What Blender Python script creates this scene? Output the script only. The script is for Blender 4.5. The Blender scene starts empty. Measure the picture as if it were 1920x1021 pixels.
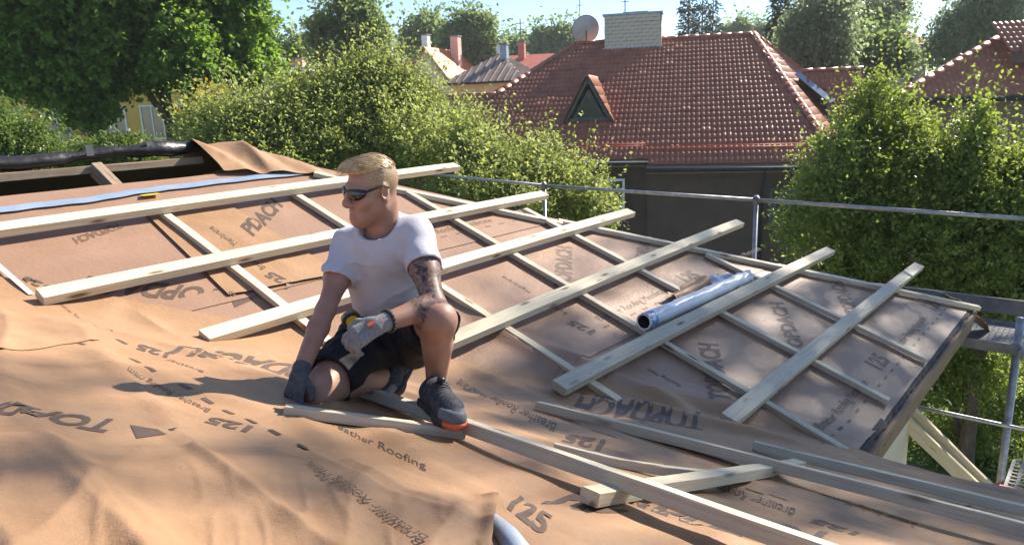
import bpy, bmesh, math, random
import numpy as np
from mathutils import Matrix, Vector

# ------------------------------------------------------------------ camera, sky, sun, exposure
SC = bpy.context.scene
COL = SC.collection
FPX, CX, CY = 1372.0, 960.0, 510.5            # focal length in pixels of the 1920 px wide photograph
VV = np.array([220.0, 5873.0])                # vanishing point of the verticals, from the centre
up = -np.array([VV[0] / FPX, -VV[1] / FPX, -1.0]); up /= np.linalg.norm(up)
fw = np.array([0, 0, -1.0]); yy = fw - up * (fw @ up); yy /= np.linalg.norm(yy)
RC = np.stack([np.cross(yy, up), yy, up])     # world = RC @ camera; camera stands at the origin
cam_d = bpy.data.cameras.new('camera')
cam_d.sensor_width = 36.0
cam_d.lens = FPX / 1920.0 * 36.0
cam_d.clip_start = 0.05
cam_d.clip_end = 3000.0
cam = bpy.data.objects.new('camera', cam_d)
COL.objects.link(cam)
cam.matrix_world = Matrix([[*RC[0], 0], [*RC[1], 0], [*RC[2], 0], [0, 0, 0, 1]])
SC.camera = cam

SUN_AZ, SUN_EL = math.radians(51.0), math.radians(36.5)   # azimuth measured from +Y towards +X
SUN = np.array([math.sin(SUN_AZ) * math.cos(SUN_EL), math.cos(SUN_AZ) * math.cos(SUN_EL), math.sin(SUN_EL)])
world = bpy.data.worlds.new('World')
SC.world = world
world.use_nodes = True
wn, wl = world.node_tree.nodes, world.node_tree.links
wn.clear()
w_out = wn.new('ShaderNodeOutputWorld')
w_bg = wn.new('ShaderNodeBackground')
sky = wn.new('ShaderNodeTexSky')
sky.sky_type = 'NISHITA'
sky.sun_disc = False
sky.sun_elevation = SUN_EL
sky.sun_rotation = SUN_AZ
sky.altitude = 50.0
sky.air_density = 0.85
sky.dust_density = 0.0
sky.ozone_density = 3.5
w_bg.inputs['Strength'].default_value = 0.078
# soft white clouds over the clear sky
wtc = wn.new('ShaderNodeTexCoord')
wmap = wn.new('ShaderNodeMapping')
wmap.inputs['Scale'].default_value = (1.6, 1.6, 6.0)
wmap.inputs['Location'].default_value = (0.35, 0.1, 0.4)
wno = wn.new('ShaderNodeTexNoise')
wno.inputs['Scale'].default_value = 1.7
wno.inputs['Detail'].default_value = 7.0
wno.inputs['Roughness'].default_value = 0.58
wrp = wn.new('ShaderNodeValToRGB')
wrp.color_ramp.elements[0].position = 0.52
wrp.color_ramp.elements[1].position = 0.72
wmix = wn.new('ShaderNodeMixRGB')
wmix.inputs['Color2'].default_value = (5.0, 5.3, 5.7, 1)
wl.new(wtc.outputs['Generated'], wmap.inputs['Vector'])
wl.new(wmap.outputs['Vector'], wno.inputs['Vector'])
wl.new(wno.outputs['Fac'], wrp.inputs['Fac'])
wl.new(wrp.outputs['Color'], wmix.inputs['Fac'])
wl.new(sky.outputs['Color'], wmix.inputs['Color1'])
wl.new(wmix.outputs['Color'], w_bg.inputs['Color'])
wl.new(w_bg.outputs['Background'], w_out.inputs['Surface'])

sun_d = bpy.data.lights.new('sun', 'SUN')
sun_d.energy = 5.0
sun_d.angle = math.radians(0.53)
sun_d.color = (1.0, 0.90, 0.76)
sun = bpy.data.objects.new('sun', sun_d)
COL.objects.link(sun)
sun.rotation_euler = Vector(SUN.tolist()).to_track_quat('Z', 'Y').to_euler()

SC.render.engine = 'CYCLES'
SC.cycles.use_denoising = True
SC.cycles.max_bounces = 6
SC.view_settings.view_transform = 'Standard'
SC.view_settings.look = 'None'
SC.view_settings.gamma = 1.0
SC.view_settings.use_curve_mapping = False
SC.view_settings.exposure = 1.42

# ------------------------------------------------------------------ geometry helpers
rng = np.random.default_rng(11)
random.seed(5)
GROUND = -6.5

def ray(px):
    d = np.array([(px[0] - CX) / FPX, -(px[1] - CY) / FPX, -1.0])
    d = RC @ d
    return d / np.linalg.norm(d)

def at_y(px, y):
    r = ray(px); return r * (y / r[1])

def at_z(px, z):
    r = ray(px); return r * (z / r[2])

def at_d(px, d):
    return ray(px) * d

def on_plane(px, n, d):
    r = ray(px); return r * (d / (r @ n))

def nrm(v):
    v = np.asarray(v, float); return v / np.linalg.norm(v)

def vnoise(x, y, s=0):
    x = np.asarray(x, float); y = np.asarray(y, float)
    xi = np.floor(x).astype(np.int64); yi = np.floor(y).astype(np.int64)
    u = x - xi; v = y - yi
    u = u * u * (3 - 2 * u); v = v * v * (3 - 2 * v)
    def h(i, j):
        n = (i * 374761393 + j * 668265263 + s * 144269501) & 0xffffffff
        n = ((n ^ (n >> 13)) * 1274126177) & 0xffffffff
        return ((n ^ (n >> 16)) & 0xffff) / 65535.0 * 2 - 1
    return (h(xi, yi) * (1 - u) + h(xi + 1, yi) * u) * (1 - v) + (h(xi, yi + 1) * (1 - u) + h(xi + 1, yi + 1) * u) * v

def in_poly(u, v, poly):
    c = np.zeros(np.shape(u), bool); n = len(poly)
    for i in range(n):
        (x0, y0), (x1, y1) = poly[i], poly[(i + 1) % n]
        if y0 == y1: continue
        t = ((y0 > v) != (y1 > v)) & (u < (x1 - x0) * (v - y0) / (y1 - y0) + x0); c ^= t
    return c

def mesh_np(name, V, F):
    """mesh from an (n,3) array and an (m,3 or 4) face array or a list of faces"""
    me = bpy.data.meshes.new(name)
    V = np.asarray(V, np.float32)
    if isinstance(F, np.ndarray):
        k = F.shape[1]; m = len(F)
        me.vertices.add(len(V)); me.vertices.foreach_set('co', V.ravel())
        me.loops.add(m * k); me.loops.foreach_set('vertex_index', F.astype(np.int32).ravel())
        me.polygons.add(m)
        me.polygons.foreach_set('loop_start', (np.arange(m) * k).astype(np.int32))
        me.polygons.foreach_set('loop_total', np.full(m, k, np.int32))
        me.update(calc_edges=True)
    else:
        me.from_pydata([tuple(map(float, v)) for v in V], [], [tuple(int(i) for i in f) for f in F])
        me.update()
    return me

def tag(o, label=None, cat=None, group=None, kind=None):
    if label: o['label'] = label
    if cat: o['category'] = cat
    if group: o['group'] = group
    if kind: o['kind'] = kind
    return o

def empty(name, loc, label=None, cat=None, group=None):
    o = bpy.data.objects.new(name, None)
    o.empty_display_size = 0.1
    COL.objects.link(o)
    o.location = tuple(float(x) for x in loc)
    return tag(o, label, cat, group)

def wloc(o):
    l = np.zeros(3)
    while o is not None:
        l = l + np.array(o.location[:]); o = o.parent
    return l

def add(name, V, F, m, parent=None, smooth=False, base=None):
    """link world-space geometry as one mesh object under parent (parents carry no rotation)"""
    V = np.asarray(V, float)
    if parent is not None:
        o0 = wloc(parent); loc = np.zeros(3)
    else:
        if base is None:
            base = np.array([V[:, 0].mean(), V[:, 1].mean(), V[:, 2].min()])
        o0 = np.asarray(base, float); loc = o0
    me = mesh_np(name, V - o0, F)
    me.materials.append(m)
    if smooth:
        me.polygons.foreach_set('use_smooth', np.ones(len(me.polygons), bool))
    o = bpy.data.objects.new(name, me)
    COL.objects.link(o)
    o.location = tuple(loc)
    if parent is not None: o.parent = parent
    return o

class MB:
    """collects boxes, tubes and polygons in world space"""
    def __init__(s): s.v = []; s.f = []
    def poly(s, pts):
        n = len(s.v); s.v += [np.asarray(p, float) for p in pts]; s.f.append(tuple(range(n, n + len(pts)))); return s
    def box(s, c, ax, ay, az):
        """centre and three half-axis vectors"""
        c = np.asarray(c, float); ax, ay, az = (np.asarray(q, float) for q in (ax, ay, az)); n = len(s.v)
        for i in (-1, 1):
            for j in (-1, 1):
                for k in (-1, 1): s.v.append(c + i * ax + j * ay + k * az)
        q = [(0, 1, 3, 2), (4, 6, 7, 5), (0, 4, 5, 1), (2, 3, 7, 6), (0, 2, 6, 4), (1, 5, 7, 3)]
        if np.dot(np.cross(ax, ay), az) < 0: q = [t[::-1] for t in q]
        s.f += [tuple(n + i for i in t) for t in q]; return s
    def beam(s, p0, p1, w, t, upv=(0, 0, 1), lift=0.0):
        p0 = np.asarray(p0, float); p1 = np.asarray(p1, float)
        x = nrm(p1 - p0); y = nrm(np.cross(upv, x)); z = np.cross(x, y)
        return s.box((p0 + p1) / 2 + z * lift, (p1 - p0) / 2, y * w / 2, z * t / 2)
    def tube(s, pts, radii, n=8, cap=True):
        pts = [np.asarray(p, float) for p in pts]
        if np.isscalar(radii): radii = [radii] * len(pts)
        ref = None; rings = []
        for i, p in enumerate(pts):
            d = nrm(pts[min(i + 1, len(pts) - 1)] - pts[max(i - 1, 0)])
            if ref is None:
                ref = np.cross(d, (0, 0, 1.0)) if abs(d[2]) < 0.9 else np.cross(d, (1.0, 0, 0))
            ref = nrm(ref - d * (ref @ d)); b = np.cross(d, ref)
            k = len(s.v)
            for j in range(n):
                a = 2 * math.pi * j / n
                s.v.append(p + radii[i] * (math.cos(a) * ref + math.sin(a) * b))
            rings.append(k)
        for r0, r1 in zip(rings, rings[1:]):
            for j in range(n):
                s.f.append((r0 + j, r0 + (j + 1) % n, r1 + (j + 1) % n, r1 + j))
        if cap:
            s.f.append(tuple(rings[0] + j for j in range(n))[::-1]); s.f.append(tuple(rings[-1] + j for j in range(n)))
        return s
    def prism(s, poly, ext):
        """closed prism: polygon of world points, pushed by the vector ext"""
        n = len(s.v); k = len(poly); ext = np.asarray(ext, float)
        s.v += [np.asarray(p, float) for p in poly] + [np.asarray(p, float) + ext for p in poly]
        s.f.append(tuple(range(n, n + k))[::-1]); s.f.append(tuple(range(n + k, n + 2 * k)))
        for j in range(k): s.f.append((n + j, n + (j + 1) % k, n + k + (j + 1) % k, n + k + j))
        return s
    def put(s, name, m, parent=None, smooth=False, base=None):
        return add(name, np.array(s.v), s.f, m, parent, smooth, base)

# ------------------------------------------------------------------ materials
def new_mat(name):
    m = bpy.data.materials.new(name); m.use_nodes = True
    nt = m.node_tree; b = nt.nodes['Principled BSDF']
    return m, nt, b

def N(nt, typ, **kw):
    n = nt.nodes.new(typ)
    for k, v in kw.items():
        if k in n.inputs: n.inputs[k].default_value = v
        else: setattr(n, k, v)
    return n

def ramp(nt, fac, stops):
    r = nt.nodes.new('ShaderNodeValToRGB')
    e = r.color_ramp.elements
    while len(e) < len(stops): e.new(0.5)
    for q, (p, c) in zip(e, stops):
        q.position = p; q.color = (*c, 1) if len(c) == 3 else c
    nt.links.new(fac, r.inputs['Fac']); return r

def coords(nt, scale=(1, 1, 1), kind='Object'):
    tc = nt.nodes.new('ShaderNodeTexCoord'); mp = nt.nodes.new('ShaderNodeMapping')
    mp.inputs['Scale'].default_value = scale
    nt.links.new(tc.outputs[kind], mp.inputs['Vector']); return mp

def mat_noise(name, c1, c2, scale=4.0, rough=0.7, bump=0.0, bscale=None, stretch=(1, 1, 1), metallic=0.0, spec=0.4, detail=5.0, lo=0.35, hi=0.68):
    m, nt, b = new_mat(name)
    mp = coords(nt, stretch)
    n = N(nt, 'ShaderNodeTexNoise', Scale=scale, Detail=detail, Roughness=0.6)
    nt.links.new(mp.outputs['Vector'], n.inputs['Vector'])
    r = ramp(nt, n.outputs['Fac'], [(lo, c1), (hi, c2)])
    nt.links.new(r.outputs['Color'], b.inputs['Base Color'])
    b.inputs['Roughness'].default_value = rough
    b.inputs['Metallic'].default_value = metallic
    b.inputs['Specular IOR Level'].default_value = spec
    if bump:
        n2 = N(nt, 'ShaderNodeTexNoise', Scale=bscale or scale * 6, Detail=3.0)
        nt.links.new(mp.outputs['Vector'], n2.inputs['Vector'])
        bp = N(nt, 'ShaderNodeBump', Strength=bump, Distance=0.01)
        nt.links.new(n2.outputs['Fac'], bp.inputs['Height'])
        nt.links.new(bp.outputs['Normal'], b.inputs['Normal'])
    return m

def mat_wood(name, pale, dark, knot, rough=0.62, wear=0.0, grey=(0.45, 0.43, 0.40)):
    """sawn softwood: grain along local X, knots, per-board tint"""
    m, nt, b = new_mat(name)
    L = nt.links.new
    tc = nt.nodes.new('ShaderNodeTexCoord'); oi = nt.nodes.new('ShaderNodeObjectInfo')
    off = N(nt, 'ShaderNodeVectorMath', operation='SCALE'); off.inputs[0].default_value = (13.1, 7.7, 3.3)
    L(oi.outputs['Random'], off.inputs['Scale'])
    ad = N(nt, 'ShaderNodeVectorMath', operation='ADD'); L(tc.outputs['Object'], ad.inputs[0]); L(off.outputs[0], ad.inputs[1])
    mp = nt.nodes.new('ShaderNodeMapping'); mp.inputs['Scale'].default_value = (1.1, 26, 26); L(ad.outputs[0], mp.inputs['Vector'])
    g = N(nt, 'ShaderNodeTexNoise', Scale=2.2, Detail=5.0, Roughness=0.65, Distortion=0.8); L(mp.outputs[0], g.inputs['Vector'])
    r1 = ramp(nt, g.outputs['Fac'], [(0.34, dark), (0.52, pale), (0.75, tuple(min(1, c * 1.08) for c in pale))])
    mp2 = nt.nodes.new('ShaderNodeMapping'); mp2.inputs['Scale'].default_value = (3.2, 13, 13); L(ad.outputs[0], mp2.inputs['Vector'])
    vo = N(nt, 'ShaderNodeTexVoronoi', Scale=1.0, Randomness=1.0); L(mp2.outputs[0], vo.inputs['Vector'])
    r2 = ramp(nt, vo.outputs['Distance'], [(0.08, (1, 1, 1)), (0.21, (0, 0, 0))])
    mx = N(nt, 'ShaderNodeMixRGB'); mx.inputs['Color2'].default_value = (*knot, 1)
    L(r2.outputs['Color'], mx.inputs['Fac']); L(r1.outputs['Color'], mx.inputs['Color1'])
    n3 = N(nt, 'ShaderNodeTexNoise', Scale=5.0, Detail=6.0, Roughness=0.7); L(ad.outputs[0], n3.inputs['Vector'])
    r3 = ramp(nt, n3.outputs['Fac'], [(0.48, (0, 0, 0)), (0.72, (wear, wear, wear))])
    mx2 = N(nt, 'ShaderNodeMixRGB'); mx2.inputs['Color2'].default_value = (*grey, 1)
    L(r3.outputs['Color'], mx2.inputs['Fac']); L(mx.outputs['Color'], mx2.inputs['Color1'])
    hs = N(nt, 'ShaderNodeHueSaturation'); L(mx2.outputs['Color'], hs.inputs['Color'])
    mr = N(nt, 'ShaderNodeMapRange'); mr.inputs['To Min'].default_value = 0.86; mr.inputs['To Max'].default_value = 1.1
    L(oi.outputs['Random'], mr.inputs['Value']); L(mr.outputs[0], hs.inputs['Value'])
    L(hs.outputs['Color'], b.inputs['Base Color'])
    b.inputs['Roughness'].default_value = rough; b.inputs['Specular IOR Level'].default_value = 0.3
    bp = N(nt, 'ShaderNodeBump', Strength=0.35, Distance=0.004); L(g.outputs['Fac'], bp.inputs['Height']); L(bp.outputs['Normal'], b.inputs['Normal'])
    return m

def mat_leaf(name, c_dark, c_mid, c_light, trans=0.35, tcol=None):
    m, nt, b = new_mat(name)
    L = nt.links.new
    at = nt.nodes.new('ShaderNodeAttribute'); at.attribute_name = 'tint'
    r = ramp(nt, at.outputs['Fac'], [(0.0, c_dark), (0.55, c_mid), (1.0, c_light)])
    L(r.outputs['Color'], b.inputs['Base Color'])
    b.inputs['Roughness'].default_value = 0.5; b.inputs['Specular IOR Level'].default_value = 0.35
    tr = nt.nodes.new('ShaderNodeBsdfTranslucent')
    hs = N(nt, 'ShaderNodeHueSaturation', Hue=0.485, Saturation=1.15, Value=1.6); L(r.outputs['Color'], hs.inputs['Color']); L(hs.outputs['Color'], tr.inputs['Color'])
    mx = N(nt, 'ShaderNodeMixShader', Fac=trans); L(b.outputs[0], mx.inputs[1]); L(tr.outputs[0], mx.inputs[2])
    L(mx.outputs[0], nt.nodes['Material Output'].inputs['Surface'])
    return m

def mat_membrane(name, c1, c2, spec=0.35, rough=0.55):
    m, nt, b = new_mat(name)
    L = nt.links.new
    mp = coords(nt, (1, 1, 1))
    n = N(nt, 'ShaderNodeTexNoise', Scale=3.0, Detail=6.0, Roughness=0.65); L(mp.outputs[0], n.inputs['Vector'])
    r = ramp(nt, n.outputs['Fac'], [(0.32, c1), (0.68, c2)])
    n2 = N(nt, 'ShaderNodeTexNoise', Scale=38.0, Detail=4.0, Roughness=0.7); L(mp.outputs[0], n2.inputs['Vector'])
    mx = N(nt, 'ShaderNodeMixRGB', blend_type='MULTIPLY', Fac=0.25); L(r.outputs['Color'], mx.inputs['Color1'])
    r2 = ramp(nt, n2.outputs['Fac'], [(0.3, (0.78, 0.78, 0.78)), (0.65, (1, 1, 1))]); L(r2.outputs['Color'], mx.inputs['Color2'])
    # pale scuffs and dust
    n4 = N(nt, 'ShaderNodeTexNoise', Scale=1.6, Detail=9.0, Roughness=0.75); L(mp.outputs[0], n4.inputs['Vector'])
    r4 = ramp(nt, n4.outputs['Fac'], [(0.56, (0, 0, 0)), (0.75, (0.22, 0.22, 0.22))])
    mx2 = N(nt, 'ShaderNodeMixRGB'); mx2.inputs['Color2'].default_value = (0.38, 0.30, 0.22, 1)
    L(r4.outputs['Color'], mx2.inputs['Fac']); L(mx.outputs['Color'], mx2.inputs['Color1'])
    L(mx2.outputs['Color'], b.inputs['Base Color'])
    b.inputs['Roughness'].default_value = rough; b.inputs['Specular IOR Level'].default_value = spec
    # non-woven weave
    wv = N(nt, 'ShaderNodeTexVoronoi', Scale=260.0); L(mp.outputs[0], wv.inputs['Vector'])
    bp = N(nt, 'ShaderNodeBump', Strength=0.12, Distance=0.002); L(wv.outputs['Distance'], bp.inputs['Height'])
    bp2 = N(nt, 'ShaderNodeBump', Strength=0.25, Distance=0.012); L(n2.outputs['Fac'], bp2.inputs['Height']); L(bp.outputs['Normal'], bp2.inputs['Normal'])
    L(bp2.outputs['Normal'], b.inputs['Normal'])
    return m

M = {}
M['pine'] = mat_wood('sawn_pine', (0.56, 0.50, 0.37), (0.47, 0.39, 0.26), (0.15, 0.085, 0.045), wear=0.35, grey=(0.46, 0.43, 0.36))
M['pine_grey'] = mat_wood('sawn_pine_dusty', (0.54, 0.49, 0.38), (0.43, 0.37, 0.27), (0.13, 0.085, 0.05), wear=0.55, grey=(0.40, 0.38, 0.33))
M['old_wood'] = mat_wood('old_grey_timber', (0.26, 0.19, 0.13), (0.14, 0.10, 0.07), (0.06, 0.04, 0.03), wear=0.5, grey=(0.34, 0.31, 0.27))
M['fascia'] = mat_wood('weathered_fascia', (0.20, 0.13, 0.09), (0.11, 0.075, 0.055), (0.05, 0.03, 0.02), wear=0.4, grey=(0.25, 0.19, 0.15))
M['membrane'] = mat_membrane('brown_breather_membrane', (0.27, 0.157, 0.084), (0.33, 0.20, 0.112))
M['membrane_f'] = mat_membrane('brown_breather_membrane_flat', (0.245, 0.147, 0.095), (0.295, 0.18, 0.12), spec=0.5, rough=0.48)
M['ink'] = mat_noise('printed_ink', (0.075, 0.048, 0.036), (0.10, 0.066, 0.047), 30, 0.6)
M['ink_pale'] = mat_noise('printed_ink_faint', (0.12, 0.074, 0.052), (0.15, 0.092, 0.064), 30, 0.6)
M['tape'] = mat_noise('blue_tape', (0.17, 0.235, 0.33), (0.25, 0.31, 0.40), 6, 0.4, spec=0.5)
M['black_film'] = mat_noise('black_film', (0.008, 0.008, 0.010), (0.02, 0.02, 0.024), 6, 0.42, bump=0.8, bscale=16, spec=0.5)
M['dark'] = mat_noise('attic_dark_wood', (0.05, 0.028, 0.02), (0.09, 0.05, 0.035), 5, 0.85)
M['galv'] = mat_noise('galvanised_steel', (0.24, 0.245, 0.26), (0.40, 0.405, 0.42), 14, 0.42, metallic=0.7, bump=0.1)
M['galv_dull'] = mat_noise('galvanised_steel_dull', (0.11, 0.115, 0.125), (0.18, 0.185, 0.195), 9, 0.6, metallic=0.35)
M['film'] = mat_noise('pale_blue_film', (0.42, 0.48, 0.57), (0.56, 0.61, 0.68), 4, 0.36, bump=0.3, bscale=20, spec=0.6)
M['film_band'] = mat_noise('blue_band', (0.06, 0.16, 0.42), (0.10, 0.22, 0.50), 6, 0.3)
M['core'] = mat_noise('cardboard_core', (0.03, 0.028, 0.03), (0.06, 0.05, 0.05), 10, 0.8)
M['yellow'] = mat_noise('yellow_label', (0.75, 0.50, 0.02), (0.8, 0.58, 0.05), 20, 0.5)
M['tile'] = mat_noise('clay_tile', (0.205, 0.064, 0.033), (0.34, 0.115, 0.060), 2.2, 0.42, spec=0.5, bump=0.12, bscale=30)
M['tile_cap'] = mat_noise('clay_ridge_tile', (0.24, 0.085, 0.055), (0.38, 0.15, 0.095), 3, 0.45, spec=0.4)
M['tile_far'] = mat_noise('orange_far_tile', (0.50, 0.14, 0.05), (0.62, 0.20, 0.08), 3, 0.6)
M['tile_red'] = mat_noise('red_far_roof', (0.38, 0.11, 0.08), (0.46, 0.16, 0.11), 3, 0.6)
M['seam_roof'] = mat_noise('brown_sheet_roof', (0.15, 0.11, 0.095), (0.22, 0.165, 0.14), 2, 0.45)
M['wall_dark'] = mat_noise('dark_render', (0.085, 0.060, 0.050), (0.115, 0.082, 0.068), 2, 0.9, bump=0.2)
M['wall_cream'] = mat_noise('cream_render', (0.60, 0.55, 0.36), (0.68, 0.62, 0.42), 2, 0.9)
M['wall_yellow'] = mat_noise('ochre_render', (0.60, 0.38, 0.10), (0.70, 0.46, 0.14), 1.5, 0.9)
M['wall_pink'] = mat_noise('pink_render', (0.58, 0.32, 0.28), (0.66, 0.40, 0.34), 2, 0.9)
M['wall_brown'] = mat_noise('brown_render', (0.20, 0.13, 0.10), (0.25, 0.165, 0.125), 2, 0.9)
M['wall_own'] = mat_noise('pale_own_wall', (0.50, 0.46, 0.38), (0.60, 0.56, 0.47), 2, 0.9)
M['white'] = mat_noise('white_paint', (0.70, 0.70, 0.70), (0.80, 0.80, 0.79), 5, 0.5)
M['brick'] = mat_noise('pale_brick', (0.44, 0.385, 0.32), (0.62, 0.55, 0.46), 9, 0.85, bump=0.2)
M['mortar'] = mat_noise('mortar', (0.20, 0.19, 0.18), (0.26, 0.25, 0.24), 12, 0.95)
M['flash'] = mat_noise('blue_grey_flashing', (0.20, 0.27, 0.36), (0.28, 0.36, 0.46), 5, 0.4, metallic=0.3)
M['green_wood'] = mat_noise('green_painted_wood', (0.055, 0.07, 0.068), (0.095, 0.115, 0.105), 6, 0.6)
M['glass'] = mat_noise('window_glass', (0.03, 0.04, 0.045), (0.07, 0.085, 0.09), 2, 0.06, spec=0.9)
M['red_metal'] = mat_noise('red_metal', (0.50, 0.10, 0.05), (0.60, 0.14, 0.07), 8, 0.4)
M['gutter'] = mat_noise('dark_gutter', (0.02, 0.03, 0.04), (0.035, 0.045, 0.055), 8, 0.75, spec=0.2)
M['dish'] = mat_noise('grey_dish', (0.42, 0.40, 0.42), (0.54, 0.52, 0.53), 4, 0.5)
M['bark'] = mat_noise('bark', (0.055, 0.043, 0.034), (0.15, 0.12, 0.09), 9, 0.95, bump=0.6, stretch=(1, 1, 0.25))
M['grass_g'] = mat_noise('lawn', (0.035, 0.07, 0.015), (0.075, 0.12, 0.03), 0.6, 0.95, bump=0.4, bscale=30)
M['maple'] = mat_leaf('maple_leaves', (0.065, 0.13, 0.028), (0.13, 0.225, 0.052), (0.23, 0.32, 0.10), 0.56)
M['apple'] = mat_leaf('apple_leaves', (0.12, 0.155, 0.045), (0.22, 0.27, 0.090), (0.34, 0.38, 0.18), 0.50)
M['hedge'] = mat_leaf('bush_leaves', (0.09, 0.135, 0.032), (0.175, 0.235, 0.06), (0.29, 0.34, 0.12), 0.52)
M['lilac'] = mat_leaf('lower_bush_leaves', (0.07, 0.12, 0.03), (0.12, 0.18, 0.045), (0.19, 0.25, 0.08), 0.35)
M['far_leaf'] = mat_leaf('far_leaves', (0.075, 0.125, 0.05), (0.14, 0.20, 0.08), (0.21, 0.28, 0.125), 0.52)
M['birch'] = mat_leaf('birch_leaves', (0.12, 0.165, 0.095), (0.20, 0.255, 0.145), (0.28, 0.33, 0.20), 0.5)
M['spruce'] = mat_leaf('conifer_needles', (0.014, 0.034, 0.018), (0.028, 0.055, 0.028), (0.045, 0.075, 0.04), 0.1)

# ------------------------------------------------------------------ the two roof slopes (a along the battens, b down the far slope)
U = 2.1
PITCH = math.radians(19.81); TP = math.tan(PITCH)
Hv = np.array([0.64928051, 0.76054903, 0.0]); Kv = np.array([0.76054903, -0.64928051, 0.0])
ZU = np.array([0, 0, 1.0])
NF = nrm(Kv * math.sin(PITCH) + ZU * math.cos(PITCH))     # far slope, falls along K
NN = nrm(Hv * math.sin(PITCH) + ZU * math.cos(PITCH))     # near slope, falls along H
CF = nrm(Kv * math.cos(PITCH) - ZU * math.sin(PITCH))     # down the far slope
H0 = 2.3 * U
zF = lambda b: -1.0629 * U - TP * b
zN = lambda a: -1.0629 * U - TP * (a - H0)
def kb(k): return (0.9408 * k - 0.339) * U                 # slope distance (in U) -> plan b
def a_hip(k): return U * (1.66 + (k + 2.086) * 0.89)
def AB(a, b, z): return np.multiply.outer(a, Hv) + np.multiply.outer(b, Kv) + np.multiply.outer(z, ZU) if np.ndim(a) else a * Hv + b * Kv + z * ZU
def to_ab(X): return float(X @ Hv), float(X @ Kv)

def onF(px, off=0.0): return on_plane(px, NF, -U + off)
def onN(px, off=0.0): return on_plane(px, NN, float(AB(0., 0., zN(0.)) @ NN) + off)
def onS(px):
    r = ray(px)
    tf = -U / (r @ NF); tn = float(AB(0., 0., zN(0.)) @ NN) / (r @ NN)
    c = [t for t in (tf, tn) if t > 0]
    return to_ab(r * min(c))

def smst(x, lo, hi):
    t = np.clip((x - lo) / (hi - lo), 0, 1); return t * t * (3 - 2 * t)

CREASES = []   # (px polyline -> ab polyline, amplitude, width)
def crease_h(a, b):
    h = np.zeros_like(a)
    for pts, amp, wid in CREASES:
        n = len(pts) - 1
        for i in range(n):
            p, q = pts[i], pts[i + 1]
            d = q - p; L2 = d @ d
            t = np.clip(((a - p[0]) * d[0] + (b - p[1]) * d[1]) / L2, 0, 1)
            dx = a - p[0] - t * d[0]; dy = b - p[1] - t * d[1]
            s = (i + t) / n
            sd = (dx * d[1] - dy * d[0]) / math.sqrt(L2)
            env = np.sin(np.pi * np.clip(s, 0.0, 1.0)) ** 0.6
            g = np.exp(-(dx * dx + dy * dy) / wid ** 2)
            hh = amp * env * g * (1 + 0.5 * np.sin(s * 9))
            h = np.where(np.abs(hh) > np.abs(h), hh, h)
    return h

def surf(a, b):
    a = np.asarray(a, float); b = np.asarray(b, float)
    f, n = zF(b), zN(a)
    k = 0.12; h = np.maximum(k - np.abs(f - n), 0) / k
    z = np.maximum(f, n) + h * h * k * 0.25
    dv = (a - b - H0) / math.sqrt(2); sv = (a + b) / math.sqrt(2)
    w = 0.0022 * vnoise(a * 3.1, b * 3.1, 1) + 0.0010 * vnoise(a * 9, b * 9, 2)
    env = np.exp(-((dv - 0.05) / 0.42) ** 2)
    q = dv * 8.5 + 0.5 * vnoise(sv * 1.3, dv * 2, 3) + 0.8 * vnoise(sv * 0.45, 0 * dv, 12)
    w = w + 0.024 * env * vnoise(q, sv * 0.8, 4) * smst(sv, -1.0, 0.4)
    w = w + 0.008 * env * smst(sv, -1.2, 0.2) * vnoise(q * 2.1, sv * 1.3, 14)
    ns = smst(-dv, 0.0, 0.45)
    q2 = a * 5.0 + 0.35 * b + 0.8 * vnoise(b * 0.8, a * 1.2, 5)
    w = w + ns * (0.011 * vnoise(q2, b * 0.7, 6) + 0.004 * vnoise(q2 * 2.3, b * 1.4, 7))
    w = w + ns * 0.010 * vnoise(a * 1.6 + 3, b * 1.6, 8)
    rq = lambda q: np.clip(1 - np.abs(q) * 3.6, 0, 1) ** 1.4
    w = w + ns * (0.013 * rq(vnoise(a * 3.2 + 0.5 * b + 0.6 * vnoise(a * 0.9, b * 0.9, 61), b * 0.5 - a * 0.3, 62)) + 0.009 * rq(vnoise(a * 6.0 - 0.4 * b + vnoise(b * 1.1, a, 63), b * 0.8, 64)))
    return z + w + crease_h(a, b)

for pl, amp, wid in [
        ([(330, 660), (420, 690), (520, 730), (640, 790)], 0.020, 0.045),
        ([(160, 690), (300, 715), (400, 760), (560, 800)], 0.016, 0.05),
        ([(250, 590), (330, 640), (360, 660)], 0.010, 0.04),
        ([(840, 560), (960, 640), (1120, 735), (1300, 800), (1560, 850)], 0.040, 0.05),
        ([(1000, 640), (1160, 710), (1330, 790)], 0.030, 0.045),
        ([(860, 680), (1000, 750), (1200, 820), (1420, 880)], 0.016, 0.05),
        ([(700, 830), (860, 870), (1020, 930)], 0.014, 0.07),
        ([(1380, 890), (1600, 930), (1800, 985)], 0.016, 0.04),
        ([(180, 610), (230, 560), (300, 520)], 0.006, 0.05),
        ([(330, 420), (430, 440), (560, 520)], 0.006, 0.05),
        ([(20, 640), (120, 660), (260, 700)], 0.012, 0.06)]:
    CREASES.append((np.array([onS(p) for p in pl]), amp, wid))

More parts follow.
